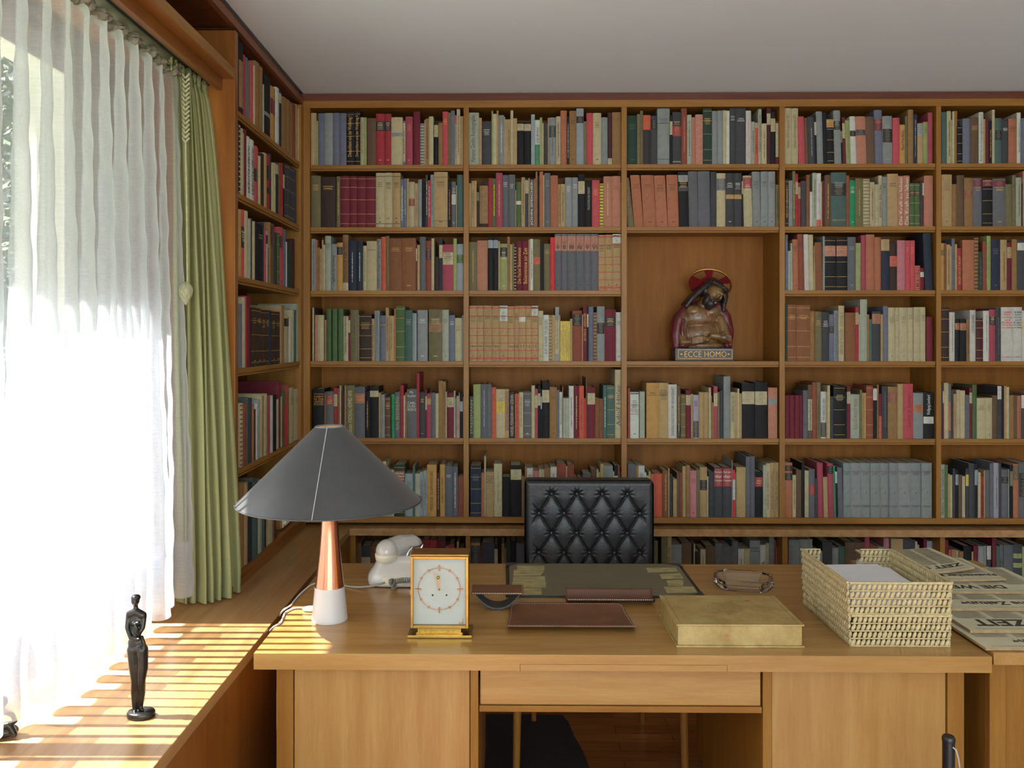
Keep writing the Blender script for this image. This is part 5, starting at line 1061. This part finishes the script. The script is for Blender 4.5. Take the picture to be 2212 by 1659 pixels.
1 7|700 1110 4.916|340;395/310/bn;492/345/ch/Lcr25-55;600/335/le;650/340/rb;690/300/ch;760/300/db;830/290/ch;915/320/bk;920/340/ma;1045/318/ch;1120/272/rd;1195/275/rd;1290/282/ma;1325/340/kr;1385/322/rd;_1410;1430/295/ta;1490/370/gr
2 7|700 1110 4.916|1560;1655/305/oc/Lch6-50;1675/375/ma;1808/310/ch;1845/325/bk/Lcr10-50;_1885;1915/320/kr;1935/370/kr;1980/300/dg;2040/290/bk;2130/310/gr;2180/330/ch;2260/300/bn;2330/330/gr;2420/320/ch;2500/340/ta;2580/310/rd;2660/300/gr;2740/320/ol;2900/300/ch;3000/320/bn;3060/300/gr
3 7|1400 1110 4.916|-180;-100/300/bn;-20/310/gr;60/300/ch;105/285/ol;_140;205/215/ol;250/205/ta/T:db:v:20-90:JAHRESBERICHT 1959;355/325/gs/Lrd45-47;460/305/bn;_485;500/320/cr;555/400/db;610/375/cr/vbn;712/345/bn;782/310/gr;890/345/gr;955/290/gr;1020/370/ws/vbk;1080/370/cr;1190/282/gs/T:bk:h:12-24:Edgar|J. Jung;1250/328/ws/T:bn:v:35-95:EUROPA;1285/310/cr;1340/240/gs;1360/280/rb;1395/350/rc;1415/395/ws
4 7|1400 1110 4.916|1492;1605/275/gs;1700/270/gs;1745/270/gs;1790/365/sg;1850/400/lv;1955/300/ch;2020/360/lg;2090/345/te;2195/300/bn;2300/300/bn;2350/215/ro;2440/340/rb;2500/350/lg;2563/255/pk;2580/250/ch;2706/265/ta;2835/275/ch;2860/295/cr;2880/330/cr;2925/380/bn;2960/270/ma;3020/290/lv;3085/250/lv
5 7|1800 1110 5.37|1295;1338/300/ma;1368/415/co;1425/412/sa;1455/425/cr;1510/435/kr;1605/375/bk;1625/440/ta;1680/370/ma;1745/375/lg;1780/370/lg;1830/370/ch/Lws0-30;_1842;1890/278/ma;1930/375/te;1975/360/gr/Lch30-60;2085/360/gr;2190/350/ch/Lli20-30/Lli40-50;2240/380/li;2330/380/ch
0 1|500 60 4.878|75;122/135/bk/Lkr25-90;142/290/rd;168/318/bg;190/375/ol;228/375/rc;246/400/cr;298/372/kr;325/420/kr;342/600/sg;408/515/bk/Llg60-66;458/630/oc/Lma22-50;468/640/cr;500/638/ws;525/668/nv/Lcr5-22;545/725/kr;582/742/kr;620/770/kr;638/800/kr;674/805/rb;695/808/ta;712/855/cr;735/880/ol;750/880/ol
0 2|500 60 4.878|75;92/1015/nv/Scr;118/1065/cr;130/1110/ta;155/1075/ma;190/1150/ws/T:bk:v:15-90:KRIEGSTAGEBUCH;235/1185/ws/T:bk:v:15-90:KRIEGSTAGEBUCH;272/1250/rc/Lbk40-62;280/1270/kr;305/1355/cr;340/1330/db;370/1325/ta;405/1350/rd/Lbk20-45/Lbk60-70;418/1330/nv;445/1427/cr;462/1427/cr;494/1427/nv/Lcr3-22;520/1430/le;540/1430/rd;556/1435/bk/Lcr20-45;585/1440/ch/G;612/1450/ch/G;636/1470/ch/G;662/1485/ch/G;680/1500/ch
0 3|500 330 4.878|75;100/600/oc;138/603/rc/Lbk25-56/T:ws:h:30-48:Neu|Das|Nu;170/615/cr;202/700/sg;218/690/ch;245/725/cr;268/725/bk;330/760/bk/hcr;340/740/nv;360/810/rc;382/825/sg/Lbk8-25;392/850/bk/Lcr0-28;410/735/kr;450/750/bn/Lwi5-35;478/845/dg;505/848/gn/G;543/790/rc/Lma15-35;572/812/bg;583/940/ws;630/960/dg;656/920/wi;664/910/bk
0 4|500 600 4.878|78;110/275/bg;145/205/cr;160/190/rd;196/195/ma/;205/315/bk;262/315/db/G/hZ;308/325/db/G/hZ;355/340/db/G/hZ;392/342/db/G/hZ;418/345/nv;455/355/db/G/hZ;510/360/db/G/hZ;525/290/ta;553/290/kr;605/405/cr/Lbk5-22;635/430/ws;655/340/cr;680/340/te;705/275/sg;727/275/cr
0 5|500 600 4.878|85;118/1320/cr/Sbn;155/1315/rb;172/1260/te;215/1270/ch;235/1330/kr;252/1385/wi;275/1322/ws/vch;295/1285/lb;325/1225/cr;340/1240/kr;374/1222/cr;405/1235/ro;435/1240/ws;450/1235/bk;470/1235/bk;495/1280/cr;515/1092/ma;530/1250/cr;555/1200/gn;585/1345/br;602/1122/rb;655/1157/cr/hbn;710/1165/cr/hbn
0 6|500 920 4.607|90;125/560/kr;160/560/ta;205/570/nv;262/525/te;300/540/sg;328/560/te;338/575/oc;345/580/bk;360/590/ta;410/590/cr;425/600/rb;440/600/nv
"""
SHELFW = {1: 'top shelf', 2: 'second shelf', 3: 'third shelf', 4: 'fourth shelf', 5: 'fifth shelf', 6: 'sixth shelf', 7: 'low shelf under the ledge'}
BAYW = {0: 'window-side bookcase', 1: 'corner bay', 2: 'second bay', 3: 'statue bay', 4: 'fourth bay', 5: 'rightmost bay'}
def colr(c, j=0.0, rnd=random):
    b = lin(PAL[c]); k = 1+rnd.uniform(-j, j)
    g_ = .3*b[0]+.6*b[1]+.1*b[2]; b = [x*.86+g_*.14 for x in b]
    return tuple(min(1, 0.80*x*k*(1+rnd.uniform(-j, j)*0.4)) for x in b)
def book_meshes(w, h, d, col, det, rnd, lean, soft):
    """local frame: spine faces -y at y=0, bottom z=0; returns {part: MB}"""
    out = {}
    bulge = 0.0 if soft else min(0.16*w, 0.0045)
    t = min(0.0026, w*0.18)
    arc = lambda x: -bulge*(1-(2*x/w)**2)
    n = 6 if bulge else 1
    pts = [(w/2-t, d), (w/2, d)]+[(w/2-w*i/n, arc(w/2-w*i/n)) for i in range(n+1)]+[(-w/2, d), (-w/2+t, d), (-w/2+t, 0.004), (w/2-t, 0.004)]
    hd = 0.0 if soft else 0.003
    cov = MB(); cov.prism(pts, 0, h, 0, col)
    if bulge:
        for i in range(len(cov.f)):
            pass
    out['cover'] = cov
    pg = MB(); pg.box(-w/2+t, w/2-t, 0.0045, d-hd, hd*0.6, h-hd); out['page_block'] = pg
    labs = []; ink = MB()
    def band(c, z0, z1, off, mb, e=0.97):
        nn = 6 if bulge else 1
        xs = [-w/2*e+w*e*i/nn for i in range(nn+1)]
        vs = [(x, arc(x)-off, z) for z in (z0, z1) for x in xs]
        mb.add(vs, [(i, i+1, nn+2+i, nn+1+i) for i in range(nn)], 0, c, True)
    def quad(x0, x1, z0, z1, c, off=0.0012):
        ink.add([(x0, arc(x0)-off, z0), (x1, arc(x1)-off, z0), (x1, arc(x1)-off, z1), (x0, arc(x0)-off, z1)], [(0, 1, 2, 3)], 0, c)
    for q in det:
        if not q: continue
        k = q[0]
        if k == 'L':
            c = q[1:3]; a, b = [float(v)/100 for v in q[3:].split('-')]
            c3 = colr(c, 0.04, rnd); lab = MB(); band(c3, h*(1-b), h*(1-a), 0.0005, lab); labs.append(lab)
            if b-a > 0.09 and b-a < 0.6 and w > 0.008:
                ic = lin(PAL['bk' if sum(PAL[c]) > 330 else 'cr'])
                nl = max(2, int((b-a)*h/0.008))
                for i in range(nl):
                    z = h*(1-b)+(b-a)*h*(i+0.8)/(nl+0.6); ww = w*rnd.uniform(.3, .62)
                    x = -ww/2
                    while x < ww/2:
                        l = rnd.uniform(.0012, .0026); quad(x, min(x+l, ww/2), z, z+0.0014, ic); x += l+0.0008
        elif k == 'G':
            for a in (0.05, 0.22, 0.46, 0.74, 0.93): band(lin(PAL['Z']), h*(1-a)-0.0007, h*(1-a)+0.0007, 0.0006, ink)
        elif k == 'S':
            c = q[1:3]; m = 14
            for i in range(m):
                z = h*(i+.5)/m; band(colr(c, .05, rnd), z-h*.010, z+h*.010, 0.0006, ink, 0.95)
        elif k == 'X':
            rc = lin((178, 84, 70))
            for a, b in ((0.02, .055), (.185, .20), (.40, .415), (.53, .545), (.665, .68), (.80, .815), (.93, .97)):
                band(rc, h*(1-b), h*(1-a), 0.0005, ink)
            for a in (.12, .465, .6, .87):
                z = h*(1-a); s_ = min(w*.28, .0045)
                quad(-s_, s_, z-.0005, z+.0005, rc); quad(-.0005, .0005, z-s_, z+s_, rc)
                for sx in (-1, 1):
                    for sz in (-1, 1): quad(sx*s_*.55-.0005, sx*s_*.55+.0005, z+sz*s_*.55-.0005, z+sz*s_*.55+.0005, rc)
        elif k == 'h':
            c = lin(PAL[q[1:3]]); nl = rnd.randint(3, 5); z = h*(0.86 if w < 0.03 else 0.82)
            for i in range(nl):
                ww = w*rnd.uniform(.45, .72); x = -ww/2; hh = rnd.choice((0.0022, 0.003, 0.0018))
                while x < ww/2-0.0006:
                    l = min(rnd.uniform(.0011, .0026), ww/2-x); quad(x, x+l, z-hh, z, c); x += l+0.0007
                z -= hh+rnd.choice((0.003, 0.0045, 0.006))
            if rnd.random() < .5: quad(-w*.14, w*.14, h*.09, h*.09+.003, c)
        elif k == 'v':
            c = lin(PAL[q[1:3]]); z = h*rnd.uniform(.12, .25); ze = h*rnd.uniform(.75, .9)
            cw = min(w*.32, .0042)
            while z < ze:
                l = rnd.uniform(.0012, .0024)
                if rnd.random() < .14: z += .003
                quad(-cw/2*rnd.uniform(.7, 1), cw/2, z, z+l, c); z += l+.0009
        elif k == 'T':
            _, c, o, ab, s = q.split(':', 4); a, b = [float(v)/100 for v in ab.split('-')]; c3 = lin(PAL[c])
            lines = s.split('|')
            if o == 'h':
                lh = (b-a)*h/len(lines)
                for i, ln in enumerate(lines):
                    vs, fs, tw, th = text_geo(ln); k_ = min(lh*0.78/max(th, .01), w*.86/max(tw, .01)); kx = min(w*.86/max(tw, .01), k_*1.3)
                    zc = h*(1-a)-lh*(i+.5)
                    ink.add([(v[0]*kx, arc(v[0]*kx)-.0014, zc+v[1]*k_) for v in vs], fs, 0, c3)
            else:
                vs, fs, tw, th = text_geo(s); L = (b-a)*h; k_ = L/max(tw, .01); kv = min(w*.62/max(th, .01), k_*1.8); k2 = k_
                zc = h*(1-(a+b)/2)
                ink.add([(-v[1]*kv, arc(-v[1]*kv)-.0014, zc+v[0]*k2) for v in vs], fs, 0, c3)
    for i, l_ in enumerate(labs): out['spine_label'+'+'*i] = l_
    if ink.v: out['spine_print'] = ink  # titles together with gilt bands, stripes and cross ornaments
    if lean:
        for mb in out.values(): mb.v = [(x+lean*z/h, y, z) for x, y, z in mb.v]
    return out
BOOKS = []
def read_rows():
    for line in ROWS.strip().splitlines():
        hd, org, toks = line.split('|', 2)
        bay, row = map(int, hd.split()); ox, oy, sc = map(float, org.split())
        toks = toks.split(';'); cur = float(toks[0]); k = 0; lst = []
        for tk in toks[1:]:
            if tk[0] == '_': cur = float(tk[1:]); continue
            a = tk.split('/', 3) if 'T:' not in tk else None
            parts = []; buf = tk
            # split on '/', but keep a slash that stands inside lettering
            for p in tk.split('/'):
                if parts and parts[-1].startswith('T:') and not (p[:2] in ('T:',) or p[:1] in 'LGSXhv~' and len(p) <= 12 and ' ' not in p): parts[-1] += '/'+p
                else: parts.append(p)
            xr, top, c = float(parts[0]), float(parts[1]), parts[2]; det = parts[3:]
            lean = 0.0
            for q in det:
                if q.startswith('~'): lean = float(q[1:])/sc
            k += 1
            lst.append(dict(bay=bay, row=row, k=k, x0=ox+cur/sc, x1=ox+xr/sc, top=oy+top/sc, c=c, det=det, lean=lean))
            cur = xr
        BOOKS.extend(lst)
read_rows()
for b in BOOKS:
    rnd = random.Random(b['bay']*1000+b['row']*100+b['k'])
    z0 = ZSH[b['row']]; xm = (b['x0']+b['x1'])/2
    if b['bay'] > 0:
        Y = YF+0.012+rnd.uniform(0, .008)+(0.03 if b['row'] == 7 else 0)
        xa, _ = P(b['x0'], b['top'], Y); xb, zt = P(b['x1'], b['top'], Y)
        b['w'] = xb-xa-0.0006; b['h'] = zt-z0; b['pos'] = ((xa+xb)/2, Y, z0); b['rz'] = 0.0
        b['leanm'] = b['lean']/FPX*Y
        px_h = (zt-z0)*FPX/Y
    else:
        X = XF-0.014-rnd.uniform(0, .006)
        ya, _ = PXs(b['x0'], b['top'], X); yb, zt = PXs(b['x1'], b['top'], X)
        ya2, zt = PXs(xm, b['top'], X)
        b['w'] = yb-ya-0.0006; b['h'] = zt-z0; b['pos'] = (X, (ya+yb)/2, z0); b['rz'] = PI/2; b['leanm'] = 0.0
        px_h = (zt-z0)*FPX/ya2
    lim = {1: 0.272, 2: 0.27, 3: 0.275, 4: 0.31, 5: .338, 6: .35, 7: .26}[b['row']]
    b['h'] = max(0.1, min(b['h'], lim))
    # what shows: the lamp shade, the chair, the phone, clock and desk hide some
    vis = px_h*(b['x1']-b['x0'])
    if b['row'] == 6 and b['bay'] in (1,) and xm < 840: vis *= 0.12
    if b['row'] == 6 and 1138 < xm < 1408: vis = (b['x1']-b['x0'])*max(0, 1035-b['top'])
    if b['row'] == 7: vis = (b['x1']-b['x0'])*max(0, 1210-b['top'])
    if b['row'] == 7 and 1133 < xm < 1412: vis = 0; b['hidden'] = True
    if b['row'] == 7 and b['bay'] == 1 and 795 < xm < 893: vis *= .3
    if b['row'] == 6 and b['bay'] == 0: vis *= .5
    if b['x1'] > 2215: vis *= .5
    if xm > 2225: b['hidden'] = True
    b['vis'] = vis
BOOKS = [b for b in BOOKS if not b.get('hidden')]
NBIG = 300
order = sorted(BOOKS, key=lambda b: -b['vis'])
for i, b in enumerate(order): b['big'] = i < NBIG
def look(b):
    c = NAME[b['c']]; det = b['det']; w = b['w']
    size = 'thin ' if w < .016 else ('thick ' if w > .042 else '')
    ex = ''
    Ls = [q for q in det if q.startswith('L')]
    T = [q for q in det if q.startswith('T:')]
    if 'X' in det: ex = 'with red cross ornaments'
    elif T: ex = 'with %s lettering' % NAME[T[0].split(':')[1]]
    elif Ls: ex = 'with %s spine band' % NAME[Ls[0][1:3]]
    elif 'G' in det: ex = 'with gilt bands'
    elif any(q.startswith('S') for q in det): ex = 'with striped spine'
    elif any(q[:1] in ('h', 'v') for q in det): ex = 'with printed title'
    return size+c, ex
ORD = ['', 'first', 'second', 'third', 'fourth', 'fifth', 'sixth', 'seventh', 'eighth', 'ninth', 'tenth', 'eleventh', 'twelfth']
def labels():
    by = {}
    for b in BOOKS: by.setdefault((b['bay'], b['row']), []).append(b)
    for (bay, row), lst in by.items():
        place = '%s of the %s' % (SHELFW[row], BAYW[bay]) if row < 7 else 'low shelf, %s' % BAYW[bay]
        keys = {}
        for b in lst: keys.setdefault(look(b), []).append(b)
        for b in lst:
            lk, ex = look(b); same = keys[(lk, ex)]
            if len(same) == 1: s = '%s book %s, %s' % (lk, ex, place) if ex else '%s plain book, %s' % (lk, place)
            else:
                i = same.index(b)+1; n = len(same)
                o = 'leftmost' if i == 1 else ('rightmost' if i == n else ORD[i]+' from left')
                s = '%s %s book %s, %s' % (o, lk, ex, place) if ex else '%s %s plain book, %s' % (o, lk, place)
            b['label'] = s
labels()
rest = MB(); FILL_END = min(UX[5][0], LUX[5][0])
def make_books():
    for b in BOOKS:
        rnd = random.Random(b['bay']*777+b['row']*91+b['k'])
        w, h = b['w'], b['h']; d = min(0.225, max(0.12, h*rnd.uniform(.62, .7)))
        if b['bay'] == 0: d = min(d, 0.2)
        soft = w < 0.011 or (w < .02 and rnd.random() < .5)
        parts = book_meshes(w, h, d, colr(b['c'], .06, rnd), b['det'], rnd, b['leanm'], soft)
        if b['big']:
            t = thing('book', b['label'], 'book', b['pos'], b['rz'], 'books standing on the wall shelves')
            for nm, mb in parts.items():
                nm = nm.rstrip('+'); mat = {'cover': M['book'], 'page_block': M['paper_grey' if b['row'] == 7 else 'paper'], 'spine_label': M['ink'], 'spine_print': M['ink']}[nm]
                mb.build(nm, mat, t)
        else:
            mt = Matrix.Translation(b['pos']) @ Matrix.Rotation(b['rz'], 4, 'Z')
            for nm, mb in parts.items():
                k0 = len(rest.v); mi = {'cover': 0, 'page_block': 1, 'spine_label': 2, 'spine_print': 2}[nm.rstrip('+')]
                o = k0; rest.v += [tuple(mt @ Vector(v)) for v in mb.v]
                for f, c, sm in zip(mb.f, mb.c, mb.sm):
                    rest.f.append(tuple(i+o for i in f)); rest.m.append(mi); rest.c.append(c); rest.sm.append(sm)
    # the part of the last bay beyond the picture edge is filled too
    for row in range(1, 8):
        rnd = random.Random(row*17); lst = [b for b in BOOKS if b['bay'] == 5 and b['row'] == row]
        x = max(b['pos'][0]+b['w']/2 for b in lst)+.002
        while x < FILL_END-.03:
            w = rnd.uniform(.012, .04); h = rnd.uniform(.19, .245)
            mt = Matrix.Translation((x+w/2, YF+.016+(.03 if row == 7 else 0), ZSH[row])); x += w+.0008
            for nm, mb in book_meshes(w, h, .16, colr(rnd.choice(list(NAME)[:-1]), .06, rnd), [], rnd, 0, w < .02).items():
                o_ = len(rest.v); rest.v += [tuple(mt @ Vector(v)) for v in mb.v]
                for f, c, sm in zip(mb.f, mb.c, mb.sm): rest.f.append(tuple(i+o_ for i in f)); rest.m.append({'cover': 0}.get(nm, 1)); rest.c.append(c); rest.sm.append(sm)
    o = rest.build('books', [M['book'], M['paper'], M['ink']])
    o['kind'] = 'stuff'; tag(o, 'narrow and half hidden books filling the gaps between the larger ones', 'book')
make_books()
